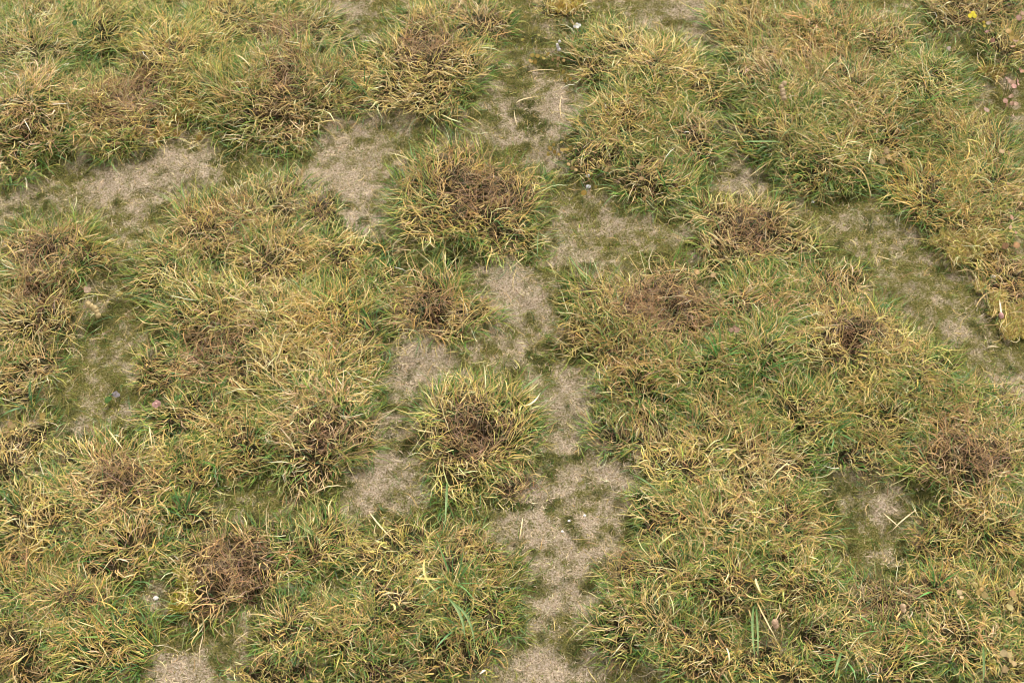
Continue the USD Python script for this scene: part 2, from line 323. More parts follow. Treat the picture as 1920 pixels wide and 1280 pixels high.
tufts = []
for i, (cx, cy, rx, ry, gr, tn, cs, cdx, cdy, cr, lab) in enumerate(TUFTS):
    t = Tuft()
    t.c = at(cx, cy, 0.025)[:2]
    d = ray(cx, cy)
    dep = math.asin(-d[2] / np.linalg.norm(d))
    mpp = np.linalg.norm(at(cx + 50, cy, .025) - at(cx - 50, cy, .025)) / 100
    t.rx, t.ry = rx * mpp * .95, ry * mpp / math.sin(dep) * .91
    t.gr, t.tn, t.cs, t.cr, t.lab, t.i = gr * 1.4 - .06, tn, cs, cr, lab, i
    t.core = np.array([cdx * mpp, -cdy * mpp / math.sin(dep)])
    t.h = min(t.rx, t.ry) * RNG.uniform(.19, .33)
    t.w = wobble(i)
    t.px = (cx, cy)
    tufts.append(t)


def local(t, x, y):
    dx, dy = (x - t.c[0]) / t.rx, (y - t.c[1]) / t.ry
    return np.hypot(dx, dy) / t.w(np.arctan2(dy, dx))


H = np.zeros_like(GX)
COVER = np.zeros_like(GX)      # how much grass stands here
SOIL = np.zeros_like(GX)
CORE = np.zeros_like(GX)
for t in tufts:
    r = local(t, GX, GY)
    m = t.h * np.clip(1 - r ** 2, 0, 1) ** 1.3
    if t.cs:
        rc = np.hypot((GX - t.c[0] - t.core[0]) / (t.rx * t.cr), (GY - t.c[1] - t.core[1]) / (t.ry * t.cr))
        m -= t.cs * .35 * t.h * np.exp(-rc ** 2 * 1.5) * (r < 1)
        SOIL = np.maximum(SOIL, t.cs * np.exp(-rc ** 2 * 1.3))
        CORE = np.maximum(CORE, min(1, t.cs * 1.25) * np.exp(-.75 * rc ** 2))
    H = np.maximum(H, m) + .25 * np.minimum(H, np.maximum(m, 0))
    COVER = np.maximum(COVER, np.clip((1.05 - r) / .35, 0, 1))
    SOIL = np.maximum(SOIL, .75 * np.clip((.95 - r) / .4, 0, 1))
H = gaussian_filter(H, 2.0)
P3 = np.stack([GX, GY, np.zeros_like(GX)], -1)
CORE = np.clip(CORE * (1.05 + 2.6 * (meshkit.fbm(P3 * 28, 3, 17) - .5)), 0, 1)
n_big = meshkit.fbm(P3 * 9, 3, 3) - .5
n_mid = meshkit.fbm(P3 * 40, 3, 5) - .5
n_fin = meshkit.fbm(P3 * 150, 2, 9) - .5
CLUMP = meshkit.fbm(P3 * 75, 3, 21)
for cx, cy, rx, ry in [(830, 1110, 190, 150), (480, 560, 270, 190), (590, 760, 150, 150), (1420, 1010, 230, 170), (1190, 1130, 130, 120), (1290, 640, 230, 130), (1590, 680, 190, 140),
                       (1550, 140, 250, 120), (1210, 210, 170, 150), (90, 530, 130, 140), (220, 940, 170, 110), (120, 1170, 170, 110), (1820, 900, 140, 150), (1780, 1180, 160, 110), (1820, 340, 140, 140),
                       (480, 130, 200, 110), (100, 170, 140, 140), (800, 110, 150, 110), (600, 1190, 130, 90)]:
    c = at(cx, cy, .03)
    sx, sy = np.linalg.norm(at(cx + rx, cy) - at(cx, cy)), abs(at(cx, cy - ry)[1] - at(cx, cy + ry)[1]) / 2
    H += .020 * np.clip(1 - ((GX - c[0]) / sx) ** 2 - ((GY - c[1]) / sy) ** 2, 0, 1) * np.clip(gaussian_filter(COVER, 6) * 1.2 - .1, 0, 1)
H = gaussian_filter(H, 1.5)
H += .03 * n_big + .008 * n_mid * 1.4 + .004 * n_fin


def blob(cx, cy, rx, ry):
    c = at(cx, cy)
    mx = np.linalg.norm(at(cx + rx, cy) - c)
    my = abs(at(cx, cy - ry)[1] - at(cx, cy + ry)[1]) / 2
    return np.hypot((GX - c[0]) / mx, (GY - c[1]) / my)


SANDW = np.full_like(GX, .05)
for cx, cy, rx, ry, w in SAND:
    SANDW = np.maximum(SANDW, .76 * w * np.clip(1.18 - .55 * blob(cx, cy, rx, ry) ** 1.15, 0, 1))
SANDW = np.clip(SANDW + n_mid * 1.0 + n_big * .5 + (CLUMP - .5) * 1.0, 0, 1.2)
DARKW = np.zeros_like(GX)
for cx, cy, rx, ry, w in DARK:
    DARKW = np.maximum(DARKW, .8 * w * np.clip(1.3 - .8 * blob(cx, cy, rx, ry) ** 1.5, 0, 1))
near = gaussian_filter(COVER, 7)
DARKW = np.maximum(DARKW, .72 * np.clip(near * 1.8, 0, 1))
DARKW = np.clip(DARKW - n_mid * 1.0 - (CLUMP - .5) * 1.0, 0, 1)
H += (-.012 * (CLUMP - .5) * np.clip(1.1 - SANDW, .2, 1) + .004 * DARKW) * (COVER < .9)
for cx, cy, r in HOLES:
    c = at(cx, cy, .04)
    q = np.hypot(GX - c[0], (GY - c[1]) * .8) / (r * .00085)
    H -= .045 * np.exp(-q ** 2)
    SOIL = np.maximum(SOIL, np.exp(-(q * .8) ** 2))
FADE = np.clip(np.minimum.reduce([GX - X0, X1 - GX, GY - Y0, Y1 - GY]) / .1, 0, 1)
H *= FADE


def field(F, x, y):
    a, b = np.broadcast_arrays(np.asarray(y, float), np.asarray(x, float))
    r = map_coordinates(F, [(np.atleast_1d(a) - Y0) / ST, (np.atleast_1d(b) - X0) / ST], order=1, mode='nearest')
    return r.reshape(a.shape) if a.ndim else float(r[0])


def hgt(x, y):
    return field(H, x, y)


def hit(px, py, h=0.0):
    """Where the view through a pixel of the photograph meets the terrain raised by h."""
    p = at(np.asarray(px, float), np.asarray(py, float), .03 + h)
    for _ in range(8):
        z = hgt(p[..., 0], p[..., 1]) + h
        d = ray(np.asarray(px, float), np.asarray(py, float))
        p = CAM_P + d * (((z - CAM_P[2]) / d[..., 2])[..., None])
    return p


out = np.cumsum(.006 * 1.32 ** np.arange(36))
ax = np.concatenate([X0 - out[::-1], gx, X1 + out])
ay = np.concatenate([Y0 - out[::-1], gy, Y1 + out])
AX, AY = np.meshgrid(ax, ay, indexing='xy')
AZ = np.zeros_like(AX)
k = len(out)
AZ[k:-k, k:-k] = H
T = np.zeros(AX.shape + (3,))
T[..., 0] = .35
T[..., 1] = .25
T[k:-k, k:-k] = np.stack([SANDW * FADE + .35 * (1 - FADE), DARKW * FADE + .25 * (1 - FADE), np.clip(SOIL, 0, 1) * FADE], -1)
ny, nx = AX.shape
idx = np.arange(ny * nx).reshape(ny, nx)
quads = np.stack([idx[:-1, :-1], idx[:-1, 1:], idx[1:, 1:], idx[1:, :-1]], -1).reshape(-1, 4)
dzx, dzy = np.gradient(AZ, ax, axis=1), np.gradient(AZ, ay, axis=0)
N = np.stack([-dzx, -dzy, np.ones_like(AZ)], -1)
N /= np.linalg.norm(N, axis=-1, keepdims=True)
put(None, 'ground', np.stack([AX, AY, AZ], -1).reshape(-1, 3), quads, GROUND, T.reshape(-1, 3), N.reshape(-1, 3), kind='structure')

# ------------------------------------------------------------------ blades
PROF = {4: np.array([.75, 1, .85, .55, .06]), 5: np.array([.7, 1, .95, .75, .42, .05]), 2: np.array([.9, .7, .08]), 1: np.array([1, .15])}


def ribbons(p0, az, tilt, L, W, droop, curl, kink, rng, k=5, clear=.0015):
    """Centre lines of n blades bent by droop and curl, kinked at random, kept above the terrain; returns vertices (n, k+1, 2, 3)."""
    n = len(p0)
    p = np.empty((n, k + 1, 3))
    p[:, 0] = p0
    a, e = az.copy(), np.pi / 2 - tilt
    seg = L / k
    for s in range(k):
        d = np.stack([np.cos(a) * np.cos(e), np.sin(a) * np.cos(e), np.sin(e)], 1)
        q = p[:, s] + d * seg[:, None]
        q[:, 2] = np.maximum(q[:, 2], hgt(q[:, 0], q[:, 1]) + clear)
        p[:, s + 1] = q
        a = a + curl / k + rng.normal(0, 1, n) * kink
        e = e - droop / k + rng.normal(0, .7, n) * kink
    tan = np.gradient(p, axis=1)
    tan /= np.linalg.norm(tan, axis=2, keepdims=True) + 1e-9
    side = np.stack([-np.sin(az), np.cos(az), np.zeros(n)], 1)[:, None, :] + rng.normal(0, .45, (n, 1, 3)) + rng.normal(0, .15, (n, k + 1, 3))
    side -= tan * (side * tan).sum(2, keepdims=True)
    side /= np.linalg.norm(side, axis=2, keepdims=True) + 1e-9
    w = W[:, None] * PROF[k][None] * .5 * SLIM
    return np.stack([p - side * w[..., None], p + side * w[..., None]], 2)


def strip_faces(n, k):
    b = np.arange(n)[:, None] * (2 * (k + 1)) + (np.arange(k) * 2)[None]
    return np.stack([b, b + 1, b + 3, b + 2], -1).reshape(-1, 4)


def shade(base, tip, n, k):
    """Own colour along the blade, from base to tip; per vertex."""
    s = (np.arange(k + 1) / k)[None, :, None]
    c = base[:, None] * (1 - s) + tip[:, None] * s
    return np.repeat(c[:, :, None], 2, 2).reshape(-1, 3)


C = {k: np.array(v) for k, v in dict(
    pale=(.74, .60, .33), straw=(.58, .435, .155), gold=(.48, .33, .085), tan=(.38, .25, .105), brown=(.26, .145, .062), grey=(.31, .205, .13),
    dead=(.12, .065, .036), ygreen=(.25, .27, .045), green=(.085, .185, .022), dgreen=(.03, .10, .016), bgreen=(.09, .19, .065), olive=(.23, .205, .05)).items()}


def pick(names, probs, n, rng, var=.22):
    pal = np.array([C[x] for x in names])
    c = pal[rng.choice(len(names), n, p=np.array(probs) / np.sum(probs))]
    return np.clip(c * np.exp(rng.normal(0, var, (n, 1))) * np.exp(rng.normal(0, .06, (n, 3))), 0, .8)


DENS = 66000
SLIM = .63


def disc(t, n, rng, rmax, power=.5):
    r = rmax * rng.uniform(0, 1, n) ** power
    a = rng.uniform(0, 2 * np.pi, n)
    w = t.w(a)
    x, y = t.c[0] + t.rx * r * w * np.cos(a), t.c[1] + t.ry * r * w * np.sin(a)
    off = np.random.default_rng(3000 + t.i).normal(0, .28, 2) * [t.rx, t.ry] * (.4 if t.cs else 1)
    return x, y, r, np.arctan2(y - t.c[1] - off[1], x - t.c[0] - off[0])


def coreness(t, x, y):
    return field(CORE, x, y)


def bunchy(x, y, az, rng, amount):
    """Neighbouring blades lean the same way: a smooth direction field with whorls."""
    q = np.stack([x, y, np.zeros_like(x)], -1)
    a = (meshkit.fbm(q * 26, 2, 31) - .5) * 14
    return np.arctan2(np.sin(az) * (1 - amount) + np.sin(a) * amount, np.cos(az) * (1 - amount) + np.cos(a) * amount)


CSOFT = gaussian_filter(CORE, 4)


def build_tuft(t):
    rng = np.random.default_rng(50 + t.i)
    area = math.pi * t.rx * t.ry
    root = thing('grass_tussock', t.lab, 'grass tussock', (t.c[0], t.c[1], 0), None)
    o = np.array([t.c[0], t.c[1], 0])
    size = min(1.0, min(t.rx, t.ry) / .07)
    # dark matted undergrowth
    n = int(area * DENS * .30)
    x, y, r, a = disc(t, n, rng, .92)
    az = rng.uniform(0, 6.283, n)
    L = rng.uniform(.018, .045, n)
    v = ribbons(np.stack([x, y, hgt(x, y)], 1), az, rng.uniform(.9, 1.5, n), L, rng.uniform(.0010, .0019, n), rng.uniform(0, .8, n), rng.normal(0, 1, n), .25, rng, 2, .003)
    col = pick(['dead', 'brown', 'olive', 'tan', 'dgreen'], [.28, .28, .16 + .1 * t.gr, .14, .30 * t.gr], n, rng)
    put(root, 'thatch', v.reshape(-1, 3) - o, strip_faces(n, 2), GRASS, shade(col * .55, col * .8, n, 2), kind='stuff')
    # green blades: rooted low and near the rim, and in bunches
    n = int(area * DENS * (.20 + .52 * t.gr))
    x, y, r, a = disc(t, n, rng, .98, .42)
    bunch = .5 + 1.5 * (meshkit.fbm(np.stack([x, y, x * 0], -1) * 20, 2, 77) - .5)
    keep = (bunch + .30 * r ** 2 + rng.normal(0, .05, n) > .61 - .2 * t.gr) & (rng.uniform(0, 1, n) > coreness(t, x, y) * 1.5)
    x, y, r, a = x[keep], y[keep], r[keep], a[keep]
    n = len(x)
    az = bunchy(x, y, a + rng.normal(0, .7, n), rng, .35)
    L = rng.uniform(.018, .048, n) * size
    v = ribbons(np.stack([x, y, hgt(x, y) - .002], 1), az, rng.uniform(.25, .95, n) + .3 * r, L, rng.uniform(.0013, .0026, n), rng.uniform(.2, 1.3, n), rng.normal(0, .5, n), .10, rng, 4)
    cb = pick(['green', 'dgreen', 'bgreen', 'ygreen'], [.40, .26, .16, .20], n, rng)
    ct = cb * .55 + .45 * pick(['ygreen', 'green', 'straw', 'bgreen'], [.42, .25, .20, .15], n, rng)
    put(root, 'green_blades', v.reshape(-1, 3) - o, strip_faces(n, 4), GRASS, shade(cb, ct, n, 4), kind='stuff')
    # dry blades: the long curling top layer
    n = int(area * DENS * (.72 - .18 * t.gr))
    x, y, r, a = disc(t, n, rng, .86, .52)
    co = coreness(t, x, y)
    az = bunchy(x, y, a + rng.normal(0, 1.0, n), rng, .45)
    core = rng.uniform(0, 1, n) < co * 1.05
    az[core] = rng.uniform(0, 6.283, core.sum())
    L = rng.uniform(.019, .044, n) * size * np.where(core, .85, 1)
    L *= rng.choice([.65, 1, 1.35], n, p=[.4, .42, .18]) * (1 - .3 * np.clip(field(CSOFT, x, y) * 1.6, 0, 1) * ~core)
    W = np.clip(.00145 * np.exp(rng.normal(0, .32, n)), .0007, .0036) * np.where(core, .78, 1)
    tilt = rng.uniform(.45, 1.25, n) + .22 * r
    droop = rng.uniform(.1, 1.6, n)
    wild = np.where(rng.uniform(0, 1, n) < .3, 1.5, .75)
    v = ribbons(np.stack([x, y, hgt(x, y) + .001 + .006 * rng.uniform(0, 1, n)], 1), az, tilt, L, W, droop, rng.normal(0, 1.0, n) * wild, .26 * wild, rng, 4, .002)
    ct = pick(['pale', 'straw', 'gold', 'tan', 'ygreen', 'brown'], [.20, .36 - .1 * t.tn, .22 * (1 - t.tn) + .05, .12 + .40 * t.tn, .05 + .22 * t.gr, .04 + .14 * t.tn], n, rng)
    cb = ct * pick(['pale'], [1], n, rng, .05) / C['pale'] * .55 + .45 * pick(['gold', 'ygreen', 'brown', 'tan'], [.3, .22, .15 + .3 * t.tn, .30], n, rng)
    own = np.exp(rng.normal(0, .09)) * np.exp(rng.normal(0, [.02, .03, .07]))
    ct, cb = np.clip(ct * own, 0, .85), np.clip(cb * own, 0, .85)
    drift = (meshkit.fbm(np.stack([x, y, x * 0], -1) * 13, 2, 91) + rng.normal(0, .06, n))[:, None]
    ct = np.where(drift > .60, ct * np.array([.72, .62, .52]), ct)
    dead = pick(['brown', 'grey', 'dead', 'tan'], [.34, .18, .12, .42], n, rng)
    ct = np.where(core[:, None], dead, ct)
    cb = np.where(core[:, None], dead * .8, cb)
    # the boldest blades, lying on top, are parts of their own
    bold = np.argsort(-(L * W * (1.2 - .5 * r)) * (v[:, -1, 0, 2] > -1))[:14]
    rest = np.setdiff1d(np.arange(n), bold)
    put(root, 'dry_blades', v[rest].reshape(-1, 3) - o, strip_faces(len(rest), 4), GRASS, shade(cb[rest], ct[rest], len(rest), 4), kind='stuff')
    for b in bold:
        put(root, 'blade', v[b].reshape(-1, 3) - o, strip_faces(1, 4), GRASS, shade(cb[b:b + 1], ct[b:b + 1], 1, 4))
    # stray hanging stems at the rim
    n = int(170 * (t.rx + t.ry) / .2)
    a = rng.uniform(0, 6.283, n)
    rr = rng.uniform(.72, 1.04, n)
    w = t.w(a)
    x, y = t.c[0] + t.rx * rr * w * np.cos(a), t.c[1] + t.ry * rr * w * np.sin(a)
    az = np.arctan2(t.ry * np.sin(a), t.rx * np.cos(a)) + rng.normal(0, .6, n)
    v = ribbons(np.stack([x, y, hgt(x, y)], 1), az, rng.uniform(.7, 1.35, n), rng.uniform(.022, .062, n) * size, rng.uniform(.0009, .0017, n), rng.uniform(.2, 1.5, n), rng.normal(0, 1, n), .15, rng, 4)
    c = pick(['straw', 'pale', 'ygreen', 'green', 'bgreen', 'tan'], [.24, .08, .28, .24, .1, .08], n, rng)
    put(root, 'rim_stems', v.reshape(-1, 3) - o, strip_faces(n, 4), GRASS, shade(c * .8, c, n, 4), kind='stuff')


for t in tufts:
    build_tuft(t)

# ------------------------------------------------------------------ ground nap: moss fronds and dry fibres, then sparse short grass
rng = np.random.default_rng(11)
n = 300000
x, y = rng.uniform(X0 + .15, X1 - .15, n), rng.uniform(Y0 + .12, Y1 - .12, n)
qx, qy = pix(np.stack([x, y, x * 0], 1))
cov = field(COVER, x, y)
keep = (qx > -120) & (qx < PW + 120) & (qy > -90) & (qy < PH + 90) & (rng.uniform(0, 1, n) > cov * 1.1) & (field(SOIL, x, y) < .6)
x, y = x[keep], y[keep]
n = len(x)
sw, dw = field(SANDW, x, y), field(DARKW, x, y)
cl = meshkit.fbm(np.stack([x, y, x * 0], -1) * 75, 3, 21) - .5
mossy = (sw + cl * 1.2 + rng.normal(0, .32, n)) < .54
darkm = mossy & ((dw - cl * .8 + rng.normal(0, .15, n)) > .5)
col = np.where(mossy[:, None], pick(['olive', 'ygreen', 'tan', 'straw', 'green'], [.40, .26, .12, .11, .13], n, rng, .3), pick(['tan', 'grey', 'pale', 'olive', 'gold'], [.26, .22, .18, .30, .10], n, rng, .32))
col = np.where((~mossy)[:, None], col * .45 + .55 * np.array([.82, .66, .52]), col)
col = np.where(darkm[:, None], pick(['olive', 'dgreen', 'green', 'brown', 'ygreen'], [.5, .16, .14, .12, .08], n, rng, .3), col)
col = col * np.exp(np.clip(cl, -.25, .3) * 2.0 * mossy)[:, None]
L = np.where(mossy, rng.uniform(.004, .010, n), rng.uniform(.004, .012, n))
v = ribbons(np.stack([x, y, hgt(x, y) - .0005], 1), rng.uniform(0, 6.283, n), np.where(mossy, rng.uniform(.5, 1.3, n), rng.uniform(1.1, 1.5, n)), L, rng.uniform(.0008, .0015, n),
            rng.normal(0, .5, n), rng.normal(0, 1, n), .3, rng, 2, .0008)
for nm, sel, lb in (('moss', mossy, 'low olive and dark green moss carpet between the tussocks'), ('dry_fibres', ~mossy, 'fine pale dry fibres matted over the bare sand')):
    put(None, nm, v[sel].reshape(-1, 3), strip_faces(sel.sum(), 2), MOSS, shade(col[sel] * .9, col[sel] * 1.1, sel.sum(), 2), kind='stuff', label=lb, category=nm.replace('_', ' '))
n = 60000
x, y = rng.uniform(X0 + .15, X1 - .15, n), rng.uniform(Y0 + .12, Y1 - .12, n)
sp = field(gaussian_filter(COVER, 9), x, y) * (field(COVER, x, y) < .5) - .35 * field(SANDW, x, y) + .25 * field(DARKW, x, y)
qx, qy = pix(np.stack([x, y, x * 0], 1))
keep = (rng.uniform(0, 1, n) < np.clip(sp * 1.3 + .02, 0, 1)) & (qx > -200) & (qx < PW + 200) & (qy > -150) & (qy < PH + 150)
x, y = x[keep], y[keep]
n = len(x)
v = ribbons(np.stack([x, y, hgt(x, y)], 1), rng.uniform(0, 6.283, n), rng.uniform(.4, 1.3, n), rng.uniform(.008, .026, n), rng.uniform(.0008, .0015, n), rng.uniform(0, 1.2, n), rng.normal(0, .8, n), .15, rng, 4)
c = pick(['green', 'dgreen', 'ygreen', 'straw', 'bgreen', 'olive'], [.24, .2, .2, .14, .1, .2], n, rng)
put(None, 'short_grass', v.reshape(-1, 3), strip_faces(n, 4), GRASS, shade(c * .8, c, n, 4), kind='stuff', label='sparse short grass growing out of the moss between the tussocks', category='grass')

n = 15000
x, y = rng.uniform(X0 + .15, X1 - .15, n), rng.uniform(Y0 + .12, Y1 - .12, n)
keep = (field(COVER, x, y) < .6) & (rng.uniform(0, 1, n) < .12 + field(gaussian_filter(COVER, 8), x, y))
x, y = x[keep], y[keep]
n = len(x)
v = ribbons(np.stack([x, y, hgt(x, y) + .001], 1), rng.uniform(0, 6.283, n), rng.uniform(1.3, 1.57, n), rng.uniform(.008, .034, n), rng.uniform(.0008, .0018, n), rng.normal(0, .3, n), rng.normal(0, 1, n), .3, rng, 4)
c = pick(['straw', 'pale', 'tan', 'brown', 'grey', 'ygreen'], [.26, .18, .2, .16, .1, .1], n, rng, .25)
put(None, 'dry_litter', v.reshape(-1, 3), strip_faces(n, 4), GRASS, shade(c * .85, c, n, 4), kind='stuff', label='short broken straws scattered over moss and sand between the tussocks', category='litter')

# grass beyond the frame, so that the place goes on
n = 60000
x, y = rng.uniform(-2.1, 2.1, n), rng.uniform(-1.5, 2.3, n)
qx, qy = pix(np.stack([x, y, x * 0 + .02], 1))
outside = (qx < -90) | (qx > PW + 90) | (qy < -80) | (qy > PH + 110)
lump = meshkit.fbm(np.stack([x, y, x * 0], -1) * 6, 2, 55)
keep = outside & (lump > .40)
x, y = x[keep], y[keep]
n = len(x)
v = ribbons(np.stack([x, y, hgt(x, y)], 1), rng.uniform(0, 6.283, n), rng.uniform(.3, 1.1, n), rng.uniform(.03, .08, n), rng.uniform(.0018, .0035, n), rng.uniform(.3, 1.6, n), rng.normal(0, .9, n), .2, rng, 4)
c = pick(['straw', 'gold', 'tan', 'ygreen', 'green', 'brown'], [.3, .2, .2, .15, .15, .1], n, rng)
put(None, 'grass', v.reshape(-1, 3), strip_faces(n, 4), GRASS, shade(c * .7, c, n, 4), kind='stuff', label='rough grass going on all round beyond the tussocks', category='grass')

# ------------------------------------------------------------------ single straws and blades lying loose
def strand(pts_px, w, h, col0, col1, name, label, category, rise=0.0):
    """One blade along pixel points; h: height above the terrain; a thin folded ribbon."""
    pts = np.array(pts_px, float)
    s = np.linspace(0, 1, len(pts))
    u = np.linspace(0, 1, 9)
    if len(pts) > 2:
        co = [np.polyfit(s, pts[:, j], min(len(pts) - 1, 3)) for j in range(2)]
        q = np.stack([np.polyval(c_, u) for c_ in co], 1)
    else:
        q = pts[0] + (pts[1] - pts[0]) * u[:, None]
    p = hit(q[:, 0], q[:, 1], h)
    z = np.maximum(gaussian_filter(p[:, 2], 2.0), hgt(p[:, 0], p[:, 1]) + h * .8) + rise * u
    d = ray(q[:, 0], q[:, 1])
    p = CAM_P + d * ((z - CAM_P[2]) / d[:, 2])[:, None]
    tg = np.gradient(p, axis=0)
    tg /= np.linalg.norm(tg, axis=1, keepdims=True)
    sd_ = np.cross(tg, [0, 0, 1.0])
    sd_ /= np.linalg.norm(sd_, axis=1, keepdims=True)
    wd = w / 2 * np.array([.55, .8, 1, 1, .95, .85, .65, .4, .08])
    rows = np.stack([p - sd_ * wd[:, None], p - np.array([0, 0, 1]) * (w * .18), p + sd_ * wd[:, None]], 1)
    rows[:, :, 2] = np.maximum(rows[:, :, 2], hgt(rows[:, :, 0], rows[:, :, 1]) + .001)
    b = np.arange(8)[:, None] * 3 + np.array([0, 1])
    f = np.stack([b, b + 1, b + 4, b + 3], -1).reshape(-1, 4)
    uu = np.repeat(u, 3)[:, None]
    c_ = np.array(col0) * (1 - uu) + np.array(col1) * uu
    base = p[0].copy()
    x = thing(name, label, category, base)
    put(x, 'blade', rows.reshape(-1, 3) - base, f, GRASS, c_)
    return x


PALE, STR, BGR = (.62, .5, .3), (.5, .36, .15), (.2, .28, .12)
for pts, w, h, c0, c1, lab in [
    ([(968, 193), (985, 185), (1020, 180)], .0018, .006, PALE, STR, 'pale curved straw lying on moss above the pinkish bare sand, left one of a pair'),
    ([(990, 135), (1018, 131), (1052, 134)], .0016, .008, STR, PALE, 'thin level straw lying on moss below the olive round leaves'),
    ([(1053, 180), (1050, 205), (1056, 230)], .0014, .005, PALE, STR, 'thin straw standing on end over the pinkish bare sand, upper middle'),
    ([(1122, 180), (1110, 195), (1090, 203)], .0022, .02, STR, PALE, 'bent pale straw pointing left over the pinkish bare sand'),
    ([(964, 208), (966, 222), (971, 239)], .0013, .004, PALE, PALE, 'short white straw on dark green moss, upper middle'),
    ([(987, 479), (973, 490), (960, 502)], .0016, .008, STR, PALE, 'short oblique straw below the wide brown-hearted tussock'),
    ([(983, 760), (1000, 753), (1013, 736)], .0026, .035, STR, (.75, .66, .5), 'cream tipped blade rising at the right of the tall dark-hearted tussock'),
    ([(980, 970), (977, 992), (973, 1012)], .0015, .008, PALE, STR, 'short straw standing beside the sand path, lower middle'),
    ([(778, 1082), (803, 1084), (830, 1083)], .0030, .045, (.5, .38, .12), (.5, .38, .12), 'yellow straw lying level, the short one of the crossed pair at the bottom centre'),
    ([(796, 1050), (800, 1085), (830, 1118)], .0030, .042, (.5, .4, .13), (.3, .3, .1), 'yellow straw bent downwards, the long one of the crossed pair at the bottom centre'),
    ([(693, 960), (715, 988), (741, 1014)], .0020, .035, PALE, STR, 'straight pale straw slanting down above the bottom centre tussocks'),
    ([(1417, 1084), (1421, 1099), (1429, 1114)], .0030, .04, PALE, STR, 'short thick yellow straw in the lower right grass'),
    ([(1420, 1130), (1438, 1165), (1458, 1202)], .0018, .03, STR, PALE, 'long thin straw slanting down beside the seed head'),
    ([(1404, 1142), (1412, 1180), (1409, 1222)], .0018, .03, STR, STR, 'long hanging straw left of the green stalks, lower right'),
    ([(1362, 1214), (1367, 1228), (1366, 1246)], .0018, .03, (.68, .6, .45), PALE, 'short whitish straw near the bottom edge, right of centre'),
    ([(1718, 955), (1692, 975), (1673, 994)], .0018, .006, PALE, PALE, 'pale straw on the small lower right bare patch, the upper right arm of a V'),
    ([(1657, 962), (1672, 975), (1690, 991)], .0015, .006, PALE, PALE, 'thin straw on the small lower right bare patch, the left arm of a V'),
    ([(203, 805), (216, 822), (231, 842)], .0022, .036, STR, PALE, 'thick whitish straw slanting down on the lower left tussocks'),
    ([(280, 800), (283, 820), (286, 842)], .0018, .032, PALE, STR, 'short upright whitish straw left below the pink flower bud'),
    ([(1634, 278), (1631, 292), (1628, 306)], .0028, .03, (.42, .40, .22), (.5, .46, .3), 'small whitish blade curved in the upper right grass'),
    ([(1573, 313), (1615, 320), (1633, 374)], .0024, .018, (.46, .33, .13), STR, 'long golden straw arching over moss at the upper right'),
    ([(1447, 299), (1425, 316), (1401, 334)], .0016, .012, STR, PALE, 'thin straw crossing the small pinkish bare spot, upper right'),
    ([(443, 103), (456, 110), (469, 125)], .0024, .04, STR, PALE, 'short bent straw on the large round tan tussock, upper left'),
    ([(48, 333), (50, 345), (50, 358)], .0024, .006, (.72, .64, .48), PALE, 'little white straw upright on the mossy strip at the left edge'),
    ([(198, 342), (187, 354), (177, 363)], .0018, .006, (.16, .11, .07), (.22, .16, .1), 'thin dark twig lying on the pale sand at upper left'),
    ([(1645, 480), (1660, 484), (1676, 489)], .0015, .005, STR, PALE, 'thin curved straw on the olive mossy clearing, right side'),
    ([(1830, 575), (1855, 548), (1900, 545)], .0016, .01, STR, STR, 'thin straw arching at the edge of the lower yellow moss cushion'),
    ([(1852, 650), (1864, 649), (1874, 651)], .0018, .005, PALE, PALE, 'short level white straw on moss at the right edge'),
    ([(900, 1262), (906, 1257), (912, 1256)], .0030, .006, (.7, .62, .5), (.7, .62, .5), 'small white scrap of straw on the bottom sand'),
]:
    strand(pts, w, h, c0, c1, 'loose_straw', lab, 'straw')
for pts, w, h, lab in [
    ([(1393, 266), (1430, 265), (1471, 266)], .0036, .045, 'wide pale green blade lying level in the upper right grass'),
    ([(1843, 1210), (1845, 1245), (1843, 1279)], .0032, .045, 'pale green blade hanging straight down at the bottom right'),
    ([(1578, 1222), (1570, 1245), (1566, 1268)], .0036, .04, 'broad green blade near the bottom edge, right of the seed head'),
    ([(1413, 1136), (1411, 1180), (1416, 1236)], .0030, .035, 'long green stalk hanging down between the straws, lower right'),
    ([(1418, 1140), (1421, 1185), (1421, 1232)], .0026, .033, 'second green stalk to the right of the longest one, lower right'),
    ([(838, 905), (837, 940), (834, 985)], .0034, .03, 'long pale green blade hanging from the tall dark-hearted tussock'),
    ([(1008, 480), (1008, 455), (1010, 430)], .0016, .03, 'upright thin green blade at the right of the wide brown-hearted tussock'),
    ([(840, 1120), (862, 1150), (872, 1195)], .0038, .045, 'broad dark green blade curving down in the bottom centre tussock'),
    ([(850, 1130), (878, 1160), (890, 1210)], .0032, .045, 'broad green blade curving down, right beside the dark one at the bottom centre'),
    ([(1189, 890), (1215, 905), (1240, 925)], .0024, .02, 'long green blade reaching left over the lower sand path'),
    ([(1068, 480), (1085, 505), (1110, 530)], .0022, .03, 'slender light green blade above the golden tussock right of the centre'),
    ([(980, 730), (998, 715), (1022, 700)], .0024, .03, 'green blade rising to the right from the tall dark-hearted tussock'),
]:
    strand(pts, w, h, (.085, .15, .035), (.20, .27, .11), 'green_stalk', lab, 'grass blade')


# ------------------------------------------------------------------ small plants
def frame(nrm):
    nrm = nrm / np.linalg.norm(nrm)
    u = np.cross(nrm, [0.3, 0.9, 0.1])
    u /= np.linalg.norm(u)
    return u, np.cross(nrm, u), nrm


